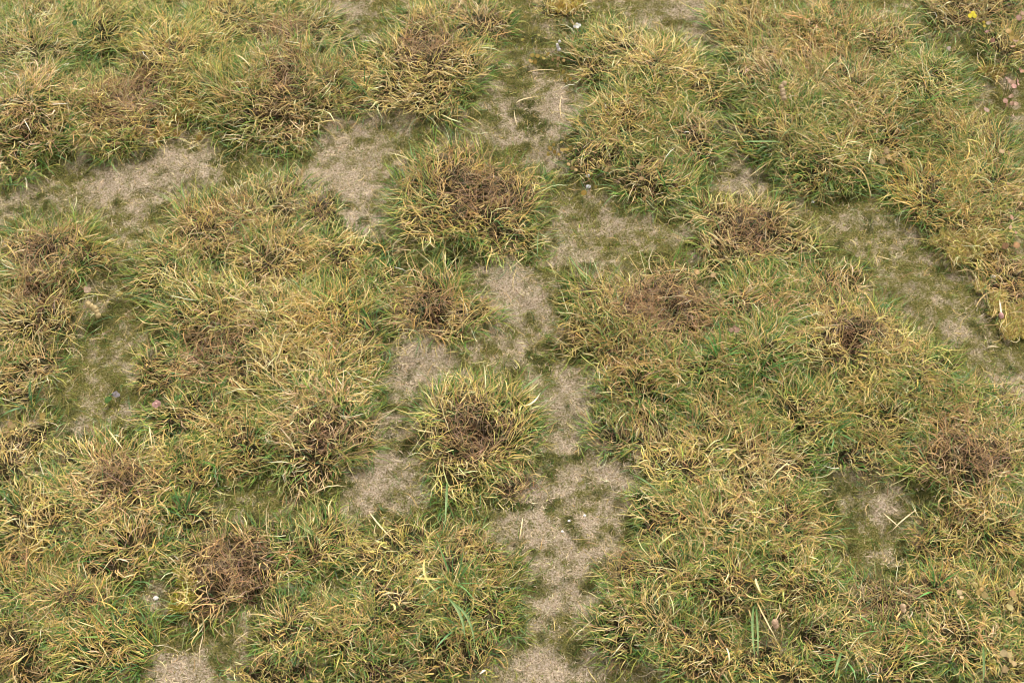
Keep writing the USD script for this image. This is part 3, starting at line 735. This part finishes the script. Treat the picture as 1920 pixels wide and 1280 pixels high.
def leaflet(c, r, nrm, rng, notch=.18, fold=.25):
    """A small rounded, slightly folded leaflet of two-sided thickness."""
    u, v_, w = frame(nrm)
    a = np.linspace(0, 2 * np.pi, 15)[:-1]
    rad = r * (1 - notch * np.exp(-((a - np.pi / 2) / .35) ** 2)) * (1 + rng.normal(0, .04, 14))
    xx, yy = rad * np.cos(a), rad * np.sin(a) * 1.05
    zz = fold * np.abs(xx) - .12 * (xx ** 2 + yy ** 2) / r
    ring = c + xx[:, None] * u + yy[:, None] * v_ + zz[:, None] * w
    mid = c + .55 * (xx[:, None] * u + yy[:, None] * v_) + (fold * .55 * np.abs(xx) - .1 * r)[:, None] * w
    top = np.vstack([ring, mid, c[None] - .05 * r * w])
    bot = top - w * .0004
    i = np.arange(14)
    j = (i + 1) % 14
    f = np.vstack([np.stack([i, j, j + 14], 1), np.stack([i, j + 14, i + 14], 1), np.stack([i + 14, j + 14, np.full(14, 28)], 1)])
    return np.vstack([top, bot]), np.vstack([f, f[:, ::-1] + 29, np.stack([i, i + 29, j + 29], 1), np.stack([i, j + 29, j], 1)])


def rod(p, r, sides=5):
    p = np.asarray(p, float)
    tg = np.gradient(p, axis=0)
    tg /= np.linalg.norm(tg, axis=1, keepdims=True)
    a = np.cross(tg, [.2, .9, .3])
    a /= np.linalg.norm(a, axis=1, keepdims=True)
    b = np.cross(tg, a)
    th = np.arange(sides) * 2 * np.pi / sides
    r = np.broadcast_to(r, (len(p),))
    v = p[:, None] + r[:, None, None] * (np.cos(th)[None, :, None] * a[:, None] + np.sin(th)[None, :, None] * b[:, None])
    i, j = np.meshgrid(np.arange(len(p) - 1), np.arange(sides), indexing='ij')
    q = np.stack([i * sides + j, i * sides + (j + 1) % sides, (i + 1) * sides + (j + 1) % sides, (i + 1) * sides + j], -1).reshape(-1, 4)
    return v.reshape(-1, 3), q


def flat(c, n, rng=None, var=.1):
    c = np.tile(np.asarray(c, float), (n, 1))
    return c if rng is None else np.clip(c * np.exp(rng.normal(0, var, (n, 1))), 0, .85)


def leafy(name, label, category, pts, r_px, col, h, seed, stalk_col=(.16, .16, .05), part='leaflet', notch=.15):
    rng = np.random.default_rng(seed)
    pts = np.array(pts, float)
    P = hit(pts[:, 0], pts[:, 1], h + .006 if h < .02 else h * .8)
    foot = P.mean(0)
    foot[2] = hgt(foot[0], foot[1])
    root = thing(name, label, category, foot)
    mpp = .00083
    for p in P:
        p = p + np.array([0, 0, rng.uniform(-.005, .002)])
        r = r_px * mpp * rng.uniform(.55, .95)
        nrm = np.array([rng.normal(0, .5), -.3 + rng.normal(0, .45), 1.0])
        v, f = leaflet(p, r, nrm, rng, notch, rng.uniform(.1, .4))
        cc = np.array(col) * .62 * np.exp(rng.normal(0, .12)) * np.exp(rng.normal(0, .05, 3))
        rr = np.linalg.norm(v - p, axis=1) / r
        tint = np.clip(cc[None] * (1.1 - .18 * rr[:, None]), 0, .85)
        leaf = put(root, part, v - foot, f, LEAF, tint)
        g = foot + (p - foot) * np.array([.45, .45, 0])
        g[2] = hgt(g[0], g[1]) - .002
        u = np.linspace(0, 1, 6)[:, None]
        q = g * (1 - u) ** 2 + 2 * u * (1 - u) * (g * .5 + p * .5 + np.array([0, 0, .012])) + (p - np.array([0, 0, .0006])) * u ** 2
        sv, sf = rod(q, .0005)
        put(leaf, 'stalk', sv - foot, sf, LEAF, flat(stalk_col, len(sv)))
    return root


OLV, TANL, PINK = (.36, .25, .05), (.46, .30, .13), (.58, .37, .26)
PLANTS = [
 ('clover_plant', 'flat olive yellow clover with a row of round leaves, left below the white flower buds', [(1008, 105), (1019, 108), (998, 103), (1027, 102), (995, 112), (1003, 114)], 6.0, OLV, .012),
 ('clover_plant', 'tan clover leaves right beside the olive row, below the white flower buds', [(1037, 110), (1047, 109), (1057, 111), (1046, 122)], 5.5, TANL, .014),
 ('clover_plant', 'four round brown clover leaves right above the pinkish bare sand', [(1056, 135), (1065, 138), (1060, 152), (1069, 149)], 5.5, OLV, .012),
 ('clover_plant', 'yellowish clover leaves left of the white flower buds, higher up', [(980, 72), (1004, 50), (1010, 62), (985, 30)], 6.0, (.34, .27, .06), .014),
 ('clover_plant', 'dull brown clover leaves just right of the white flower buds', [(1058, 63), (1061, 78), (1054, 70)], 6.0, (.36, .25, .08), .012),
 ('clover_plant', 'olive clover mat left of the small straw tuft, on bare sand', [(1032, 278), (1040, 285), (1053, 265), (1063, 282), (1028, 287), (1048, 290), (1055, 280), (1038, 273), (1070, 276)], 6.0, OLV, .01),
 ('clover_plant', 'single tan clover leaf pair on moss below the olive clover mat', [(1073, 312), (1080, 318), (1066, 309)], 6.0, TANL, .01),
 ('clover_plant', 'brown clover leaves at the foot of the green drooping tussock', [(1197, 313), (1205, 313), (1203, 332), (1213, 362), (1208, 372)], 6.0, (.38, .24, .10), .03),
 ('clover_plant', 'small tan clover leaf left of the brown ones, under the drooping tussock', [(1137, 318), (1143, 312)], 6.0, TANL, .02),
 ('clover_plant', 'two olive clover leaves on moss below the white petals', [(1117, 348), (1095, 360)], 5.5, OLV, .008),
 ('clover_plant', 'tan clover leaves in the dark gap of the upper right grass', [(1663, 281), (1680, 287), (1694, 299), (1667, 292), (1655, 300)], 7.5, (.52, .36, .18), .03),
 ('clover_plant', 'tan leaf pair in the straw near the right edge, upper right', [(1880, 280), (1893, 284)], 7.5, TANL, .05),
 ('clover_plant', 'pink clover leaves in the top right corner, uppermost at the right edge', [(1917, 24), (1912, 30)], 8.0, PINK, .05),
 ('clover_plant', 'yellowish cream clover leaves below the top right pink pair', [(1891, 58), (1897, 62), (1898, 70), (1906, 72)], 8.0, (.62, .46, .14), .045),
 ('clover_plant', 'three salmon clover leaves in a column under the cream ones', [(1904, 77), (1900, 86), (1903, 99)], 6.5, (.56, .36, .22), .04),
 ('clover_plant', 'dusty pink clover leaves below the yellow flower', [(1854, 44), (1851, 60), (1862, 73)], 6.0, (.52, .33, .22), .035),
 ('clover_plant', 'red pink leaf alone at the right edge, above the pink cluster', [(1912, 131), (1916, 134)], 5.5, (.55, .28, .19), .035),
 ('clover_plant', 'cluster of bright pink clover leaves at the right edge, upper right', [(1887, 148), (1893, 151), (1900, 154), (1908, 151), (1909, 157), (1902, 160)], 6.0, (.62, .38, .28), .04),
 ('clover_plant', 'orange pink clover leaves below the bright pink cluster', [(1895, 182), (1898, 177), (1885, 190), (1890, 194), (1898, 193), (1906, 191)], 6.0, (.56, .36, .23), .035),
 ('clover_plant', 'two pale pink leaves in straw below the orange pink ones', [(1851, 203), (1900, 213)], 7.0, (.55, .36, .26), .045),
 ('clover_plant', 'pink clover leaves in golden straw at the right edge, above the yellow moss cushion', [(1897, 408), (1896, 422), (1905, 435)], 5.5, (.60, .40, .26), .05),
 ('clover_plant', 'tan pink clover leaves right of the yellow moss cushion', [(1885, 461), (1906, 460)], 6.5, TANL, .04),
 ('clover_plant', 'two pinkish beige leaves in the lower right grass', [(1800, 1108), (1805, 1116)], 6.0, (.62, .46, .25), .05),
 ('clover_plant', 'tan clover cluster in the golden tussock at lower right', [(1833, 1100), (1827, 1093), (1835, 1110), (1843, 1101), (1847, 1113), (1838, 1092)], 6.0, (.50, .36, .13), .045),
 ('clover_plant', 'tan clover leaves at the right edge beside the lower right cluster', [(1900, 1110), (1897, 1128), (1905, 1120), (1912, 1164), (1893, 1137)], 6.5, (.52, .38, .15), .045),
 ('clover_plant', 'beige clover leaves in the bottom right corner', [(1893, 1226), (1903, 1240), (1883, 1223), (1885, 1253), (1895, 1237)], 7.0, (.58, .43, .20), .045),
 ('clover_plant', 'three round olive leaves left above the bottom centre tussocks', [(704, 990), (711, 993), (703, 1000)], 5.5, (.33, .27, .09), .012),
 ('clover_plant', 'olive clover leaves on moss near the left edge', [(103, 782), (96, 787), (80, 780), (78, 790)], 6.0, (.38, .30, .08), .012),
 ('clover_plant', 'single olive leaf pair at the left edge above the golden tussock', [(20, 795), (25, 800)], 6.0, TANL, .015),
 ('clover_plant', 'yellowish leaf on moss right of the hollow left tussock', [(220, 552), (226, 549)], 6.0, (.42, .31, .08), .01),
 ('clover_plant', 'two round beige leaves left of the green and golden tussock on the right', [(1306, 511), (1338, 514)], 6.0, (.52, .38, .17), .035),
 ('clover_plant', 'green clover leaves under the white blossom near the top', [(1087, 56), (1096, 57), (1091, 62)], 5.5, (.10, .20, .06), .02),
]
for i, (nm, lab, pts, r, col, h) in enumerate(PLANTS):
    leafy(nm, lab, 'clover', pts, r, col, h, 300 + i)
leafy('weed_seedling', 'single small green leaf in the top left corner grass', 'seedling', [(140, 43)], 7, (.10, .22, .06), .05, 401, part='leaf', notch=0)
leafy('weed_seedling', 'broad dark green weed leaf right of the pink flower bud', 'seedling', [(330, 744), (338, 743)], 6, (.13, .24, .06), .035, 402, part='leaf', notch=0)
leafy('weed_seedling', 'little bright green seedling beside the lavender flower on the left', 'seedling', [(203, 745), (208, 738), (200, 750)], 5.5, (.14, .28, .06), .012, 403, part='leaf', notch=0)


def flower(name, label, px, py, h, petals, r_px, col, seed, centre=None, stem_col=(.13, .17, .05)):
    rng = np.random.default_rng(seed)
    p = hit(px, py, h)
    foot = np.array([p[0] + rng.uniform(-.008, .008), p[1] + rng.uniform(-.004, .008), 0])
    foot[2] = hgt(foot[0], foot[1]) - .002
    root = thing(name, label, 'flower', foot)
    u = np.linspace(0, 1, 6)[:, None]
    q = foot * (1 - u) + p * u + np.array([.004, 0, 0]) * np.sin(u * np.pi)
    sv, sf = rod(q, .0006)
    put(root, 'stem', sv - foot, sf, LEAF, flat(stem_col, len(sv)))
    mpp = .00083
    for dx, dy in petals:
        c = p + np.array([dx * mpp, -dy * mpp, 0.0005 * rng.uniform(-2, 2)])
        v, f = leaflet(c, r_px * mpp * rng.uniform(.9, 1.1), np.array([rng.normal(0, .2), -.5 + rng.normal(0, .2), 1.0]), rng, .12, .12)
        put(root, 'petal', v - foot, f, LEAF, flat(np.array(col) * (.75 if col[0] > .7 else .55), len(v), rng, .03))
    if centre:
        m = trimesh.creation.icosphere(2, r_px * mpp * .45)
        put(root, 'flower_centre', m.vertices + p + [0, 0, .001] - foot, m.faces, LEAF, flat(centre, len(m.vertices), rng, .1))
    return root


flower('yellow_flower', 'bright yellow flower with three round petals in the top right corner', 1825, 28, .055, [(0, -4), (2, 4), (-7, 3)], 5.0, (.80, .68, .06), 21)
flower('yellow_flower', 'small pair of yellow petals right below the bright yellow flower', 1845, 45, .03, [(1, -6), (0, 6)], 3.2, (.62, .50, .07), 22)
flower('white_flower', 'tiny white blossom with spread petals above the green clover near the top', 1082, 48, .022, [(-5, 2), (0, -3), (5, 0), (1, 5)], 3.4, (.75, .72, .68), 23, (.5, .45, .2))
flower('lavender_flower', 'wilted lavender grey flower lying on moss at the left', 217, 739, .012, [(-4, 0), (0, -2), (4, 1), (1, 3)], 3.4, (.44, .39, .40), 24, (.2, .16, .14))
flower('pink_flower', 'pink flower bud on a green stalk in the left grass', 293, 757, .045, [(-3, 0), (3, -1), (0, 3), (0, -3)], 4.5, (.68, .40, .34), 25, (.6, .33, .28))
flower('lavender_flower', 'small lavender bud standing in the green tussock at upper right', 1779, 90, .05, [(-1, -1), (1, 0), (0, 3)], 3.0, (.60, .47, .38), 26)
flower('pink_flower', 'faded brownish pink flower head among the broad green shoots right of centre', 1378, 617, .05, [(-6, 1), (0, -2), (5, 0), (2, 3)], 4.0, (.52, .33, .22), 27, (.42, .28, .18))
flower('pink_flower', 'pinkish dry flower head at the left, right of the hollow tussock', 163, 542, .03, [(-2, -1), (3, 1), (0, 4)], 4.5, (.60, .42, .28), 28)


def buds(name, label, category, pts, r_px, col, h, seed, elong=1.0):
    """A stem carrying separate knobbly buds."""
    rng = np.random.default_rng(seed)
    pts = np.array(pts, float)
    P = hit(pts[:, 0], pts[:, 1], h)
    P[:, 2] = P[-1, 2] + np.linspace(.012, 0, len(P)) if len(P) > 1 else P[:, 2]
    dd = ray(pts[:, 0], pts[:, 1])
    P = CAM_P + dd * ((P[:, 2] - CAM_P[2]) / dd[:, 2])[:, None]
    foot = P[-1].copy() + np.array([.003, .004, 0])
    foot[2] = hgt(foot[0], foot[1]) - .002
    root = thing(name, label, category, foot)
    sv, sf = rod(np.vstack([foot[None], (foot + P[-1])[None] / 2 + [[.002, 0, 0]], P[::-1]]), .0006)
    put(root, 'stem', sv - foot, sf, LEAF, flat((.2, .18, .07), len(sv)))
    for p in P:
        m = trimesh.creation.icosphere(2, 1.0)
        v = m.vertices * (1 + .22 * (meshkit.noise(m.vertices * 3.1 + rng.uniform(0, 50), seed)[:, None] - .5))
        v = v * r_px * .00083 * rng.uniform(.85, 1.15) * np.array([1, 1, elong])
        put(root, 'bud', v + p - foot, m.faces, LEAF, flat(np.array(col) * .7, len(v), rng, .08))
    return root


buds('bud_stalk', 'short stalk of white round flower buds on moss near the top', 'flower', [(1049, 78), (1045, 84), (1046, 88), (1048, 93)], 3.6, (.74, .68, .64), .02, 31)
buds('catkin', 'brown knobbly catkin standing upright in the upper right grass', 'catkin', [(1470, 157), (1465, 163), (1467, 170), (1468, 177), (1470, 184)], 5.0, (.50, .37, .22), .045, 32)
buds('catkin', 'tan knobbly catkin lying at the right of the golden left tussock', 'catkin', [(165, 570), (171, 574), (177, 578), (181, 584), (184, 591)], 5.5, (.55, .42, .20), .016, 33)
buds('seed_head', 'beige seed head on a hanging stalk in the lower right grass', 'seed head', [(1453, 1166), (1455, 1173)], 4.6, (.56, .38, .25), .035, 34)
buds('seed_head', 'small beige seed head in the brown tussock at lower right', 'seed head', [(1693, 1136), (1694, 1143)], 4.5, (.60, .42, .26), .05, 35)
buds('pink_bud', 'pink bud with a white stalk on the lower yellow moss cushion', 'flower', [(1877, 590), (1878, 593)], 4.2, (.72, .42, .38), .035, 36)
strand([(1878, 590), (1876, 575), (1874, 561)], .0026, .038, (.60, .44, .34), (.62, .52, .38), 'loose_straw', 'white stalk lying beside the pink bud on the lower yellow moss cushion', 'straw')


# moss cushions: lumpy cushion, nodules of their own mesh
def cushion(label, pts, col, seed, lift=.008, n_nod=170):
    rng = np.random.default_rng(seed)
    pts = [(px + rng.normal(0, r * .75), py + rng.normal(0, r * .6), r * rng.uniform(.3, .65)) for px, py, r in pts for _ in range(4)]
    foot = hit(np.mean([p[0] for p in pts]), np.mean([p[1] for p in pts]), 0)
    root = thing('moss_cushion', label, 'moss cushion', foot)
    vs, fs, cs, k_ = [], [], [], 0
    base = trimesh.creation.icosphere(3, 1.0)
    for px, py, r in pts:
        c = hit(px, py, lift * .5)
        s = r * .00083
        v = base.vertices * (1 + .5 * (meshkit.fbm(base.vertices * 3 + c * 40, 3, seed)[:, None] - .5))
        v = v * [s * .7, s * .8, s * .32] + c
        vs.append(v)
        fs.append(base.faces + k_)
        k_ += len(v)
        cs.append(flat(np.array(col) * .45, len(v), rng, .2))
    put(root, 'cushion', np.vstack(vs) - foot, np.vstack(fs), MOSS, np.vstack(cs), kind=None)
    vs, fs, cs, k_ = [], [], [], 0
    nod = trimesh.creation.icosphere(1, 1.0)
    for px, py, r in pts:
        c = hit(px, py, lift * .5)
        s = r * .00083
        for _ in range(int(n_nod * (r / 16) ** 2)):
            d = rng.normal(0, 1, 3)
            d[2] = abs(d[2])
            d /= np.linalg.norm(d)
            p = c + d * [s, s * 1.1, s * .55] * rng.uniform(.9, 1.12)
            v = nod.vertices * rng.uniform(.0006, .0014) * (1 + .7 * (rng.uniform(0, 1, (len(nod.vertices), 1)) - .5)) + p
            vs.append(v)
            fs.append(nod.faces + k_)
            k_ += len(v)
            cs.append(flat(np.array(col) * np.exp(rng.normal(0, .22)), len(v), rng, .1))
    ns = 5 * len(pts)
    q = np.array([hit(px + rng.uniform(-r, r), py + rng.uniform(-r, r), lift) for px, py, r in pts for _ in range(5)])
    sv = ribbons(q, rng.uniform(0, 6.283, ns), rng.uniform(.5, 1.4, ns), rng.uniform(.015, .04, ns), rng.uniform(.001, .0018, ns), rng.uniform(.2, 1.2, ns), rng.normal(0, 1, ns), .25, rng, 4)
    sc = pick(['straw', 'pale', 'tan', 'ygreen'], [.4, .2, .2, .2], ns, rng)
    put(root, 'straws', sv.reshape(-1, 3) - foot, strip_faces(ns, 4), GRASS, shade(sc, sc, ns, 4), kind='stuff')
    m = int(sum(26 * (r / 16) ** 2 for _, _, r in pts) * 40)
    w = np.array([p_[2] ** 2 for p_ in pts], float)
    pick_ = rng.choice(len(pts), m, p=w / w.sum())
    cc = np.array([hit(px, py, lift * .5) for px, py, _ in pts])[pick_]
    ss = np.array([p_[2] * .00083 for p_ in pts])[pick_]
    d = rng.normal(0, 1, (m, 3))
    d[:, 2] = np.abs(d[:, 2])
    d /= np.linalg.norm(d, axis=1, keepdims=True)
    rv = ribbons(cc + d * ss[:, None] * [1, 1.1, .55] * rng.uniform(.85, 1.3, (m, 1)), rng.uniform(0, 6.283, m), rng.uniform(.2, 1.4, m), rng.uniform(.004, .010, m), rng.uniform(.0012, .0022, m), rng.normal(0, .8, m), rng.normal(0, 1, m), .4, rng, 2, .001)
    c2 = np.clip(np.array(col) * np.exp(rng.normal(.1, .42, (m, 1))) * np.exp(rng.normal(0, .12, (m, 3))), 0, .75)
    put(root, 'sprigs', rv.reshape(-1, 3) - foot, strip_faces(m, 2), MOSS, shade(c2 * .7, c2, m, 2), kind='stuff')
    put(root, 'nodules', np.vstack(vs) - foot, np.vstack(fs), MOSS, np.vstack(cs), kind='stuff')


YM = (.50, .39, .13)
cushion('crumbly yellow moss cushion at the right edge, upper one', [(1790, 462, 17), (1812, 470, 22), (1778, 452, 13), (1832, 462, 14), (1850, 452, 12)], YM, 61)
cushion('crumbly yellow moss cushion at the right edge, lower one', [(1840, 548, 10), (1860, 565, 15), (1880, 582, 17), (1897, 602, 20), (1912, 622, 18), (1905, 585, 15), (1918, 600, 16)], YM, 62)
cushion('brownish yellow moss cushion at the foot of the greyish dead tussock', [(310, 222, 14), (330, 210, 15), (350, 202, 14), (370, 197, 11), (296, 248, 9), (298, 262, 7)], (.33, .22, .06), 63)
cushion('golden moss at the top edge beside the small golden tuft', [(1040, 12, 12), (1065, 18, 13), (1082, 10, 10)], (.40, .29, .07), 64)
cushion('olive brown moss lump in the mossy gap of the upper right', [(1845, 135, 9), (1858, 137, 10), (1870, 138, 9)], (.30, .22, .07), 65)
cushion('yellow moss patch left of the deep brown dead tussock', [(340, 1085, 12), (352, 1100, 13), (345, 1130, 11)], (.30, .26, .04), 66, .004)
cushion('small orange yellow moss tuft on sand below the brownish moss cushion', [(331, 253, 6), (375, 257, 6)], (.42, .27, .08), 67, .004)


# pebbles and white scraps
def pebble(label, px, py, r, col, seed):
    rng = np.random.default_rng(seed)
    p = hit(px, py, .001)
    m = trimesh.creation.icosphere(2, 1.0)
    v = m.vertices * (1 + .35 * (meshkit.fbm(m.vertices * 1.7 + seed, 2, seed)[:, None] - .5)) * r * .00083 * [1.2, 1, .75]
    put(thing('pebble', label, 'pebble', p), 'stone', v, m.faces, STONE, flat(np.array(col) * .75, len(v), rng, .06))


W_ = (.72, .68, .63)
pebble('white pebble on the sandy strip left of the deep brown dead tussock', 292, 1121, 3.6, W_, 71)
pebble('tiny white stone on the sand path left of the dark moss spot, lower one', 1054, 996, 2.2, W_, 72)
pebble('tiny white stone on the sand path left of the dark moss spot, upper one', 1067, 976, 2.0, W_, 73)
pebble('tiny white stone on the sand path above the dark moss spot', 1096, 966, 2.2, W_, 74)
pebble('lavender white pebble on moss above the two olive clover leaves', 1103, 350, 4.2, (.60, .57, .58), 75)
pebble('pale lavender pebble just above another, below the olive clover mat', 1102, 330, 3.6, (.58, .55, .56), 76)
pebble('white chip of stone in the top left corner grass', 115, 60, 4.0, W_, 77)
pebble('white chip of stone at the right edge between the moss cushions', 1863, 519, 4.5, (.68, .6, .48), 78)
pebble('grey white pebble at the foot of the brown tussock, upper right of centre', 1524, 379, 2.6, (.6, .58, .58), 79)

# coarse green shoots: few broad blades, each a part
SHOOTS = [
 (1735, 185, 42, 9, 'upright broad bright green shoot in the upper right grass', (.10, .22, .035)),
 (1350, 665, 55, 10, 'broad green shoot with long leaves below the faded flower head, right of centre', (.07, .19, .04)),
 (1425, 690, 55, 9, 'broad green shoot right of the one with the faded flower head', (.06, .17, .035)),
 (1838, 322, 34, 12, 'very dark blue green tuft near the right edge', (.03, .10, .045)),
 (115, 243, 45, 9, 'dark green shoot in the left grass above the mossy strip', (.05, .15, .04)),
 (120, 12, 34, 8, 'green shoot at the top edge near the left corner', (.07, .18, .03)),
 (365, 22, 40, 9, 'bright green shoot at the top edge, left of the golden tussock', (.09, .21, .04)),
 (1690, 190, 42, 8, 'broad straw green shoot left of the upright bright green one', (.26, .25, .07)),
 (1460, 205, 46, 9, 'long green shoot left of the brown catkin', (.08, .16, .04)),
 (1445, 265, 50, 9, 'whitish green shoot spreading left in the upper right grass', (.14, .20, .09)),
 (1760, 1095, 40, 8, 'bright green shoot left of the tan round leaves at lower right', (.07, .20, .04)),
 (1660, 1175, 42, 9, 'green shoot above the bottom edge, right of the star shaped tussock', (.08, .18, .05)),
 (210, 1180, 45, 8, 'green shoot with pale tips in the bottom left tussock', (.12, .21, .05)),
 (850, 1085, 55, 10, 'green shoot fanning right from the bottom centre tussocks', (.08, .18, .05)),
 (340, 955, 48, 10, 'deep green shoot above the deep brown dead tussock', (.05, .15, .035)),
 (1560, 800, 45, 9, 'dark green shoot in the dark gap of the right hand grass', (.05, .14, .035)),
 (680, 165, 50, 9, 'dark green shoot at the left foot of the big brown-hearted top tussock', (.05, .14, .035)),
 (1250, 340, 45, 9, 'fresh green shoot low in the green drooping tussock', (.07, .17, .04)),
 (55, 755, 50, 8, 'thin dark green shoot near the left edge over dark moss', (.05, .13, .04)),
 (1800, 740, 55, 9, 'tall yellow green shoot at the right by the mossy path end', (.17, .22, .05)),
 (860, 1165, 50, 8, 'dark blue green shoot at the bottom centre', (.06, .15, .05)),
 (630, 630, 42, 7, 'green shoot at the right side of the large left grass area', (.09, .19, .04)),
 (1580, 1225, 40, 7, 'green shoot near the bottom edge, left of the lower right tussocks', (.08, .19, .05)),
 (595, 1000, 42, 8, 'pale green shoot in the pale green tussock', (.20, .26, .09)),
]
for i, (px, py, lpx, nb, lab, col) in enumerate(SHOOTS):
    rng = np.random.default_rng(800 + i)
    c = hit(px, py, .012)
    c[2] = hgt(c[0], c[1])
    root = thing('grass_shoot', lab, 'grass shoot', c)
    az = rng.uniform(0, 6.283, nb)
    p0 = np.tile(c, (nb, 1)) + np.stack([np.cos(az), np.sin(az), az * 0], 1) * rng.uniform(.001, .008, (nb, 1))
    v = ribbons(p0, az, rng.uniform(.15, .85, nb), lpx * .00083 * rng.uniform(.9, 1.35, nb), rng.uniform(.0026, .0042, nb), rng.uniform(.2, 1.2, nb), rng.normal(0, .4, nb), .06, rng, 5)
    cb = np.clip(np.array(col) * np.exp(rng.normal(0, .18, (nb, 1))), 0, .6)
    ct = cb * 1.15 + np.array([.03, .025, .008])
    for b in range(nb):
        put(root, 'blade', v[b].reshape(-1, 3) - c, strip_faces(1, 5), GRASS, shade(cb[b:b + 1], ct[b:b + 1], 1, 5))
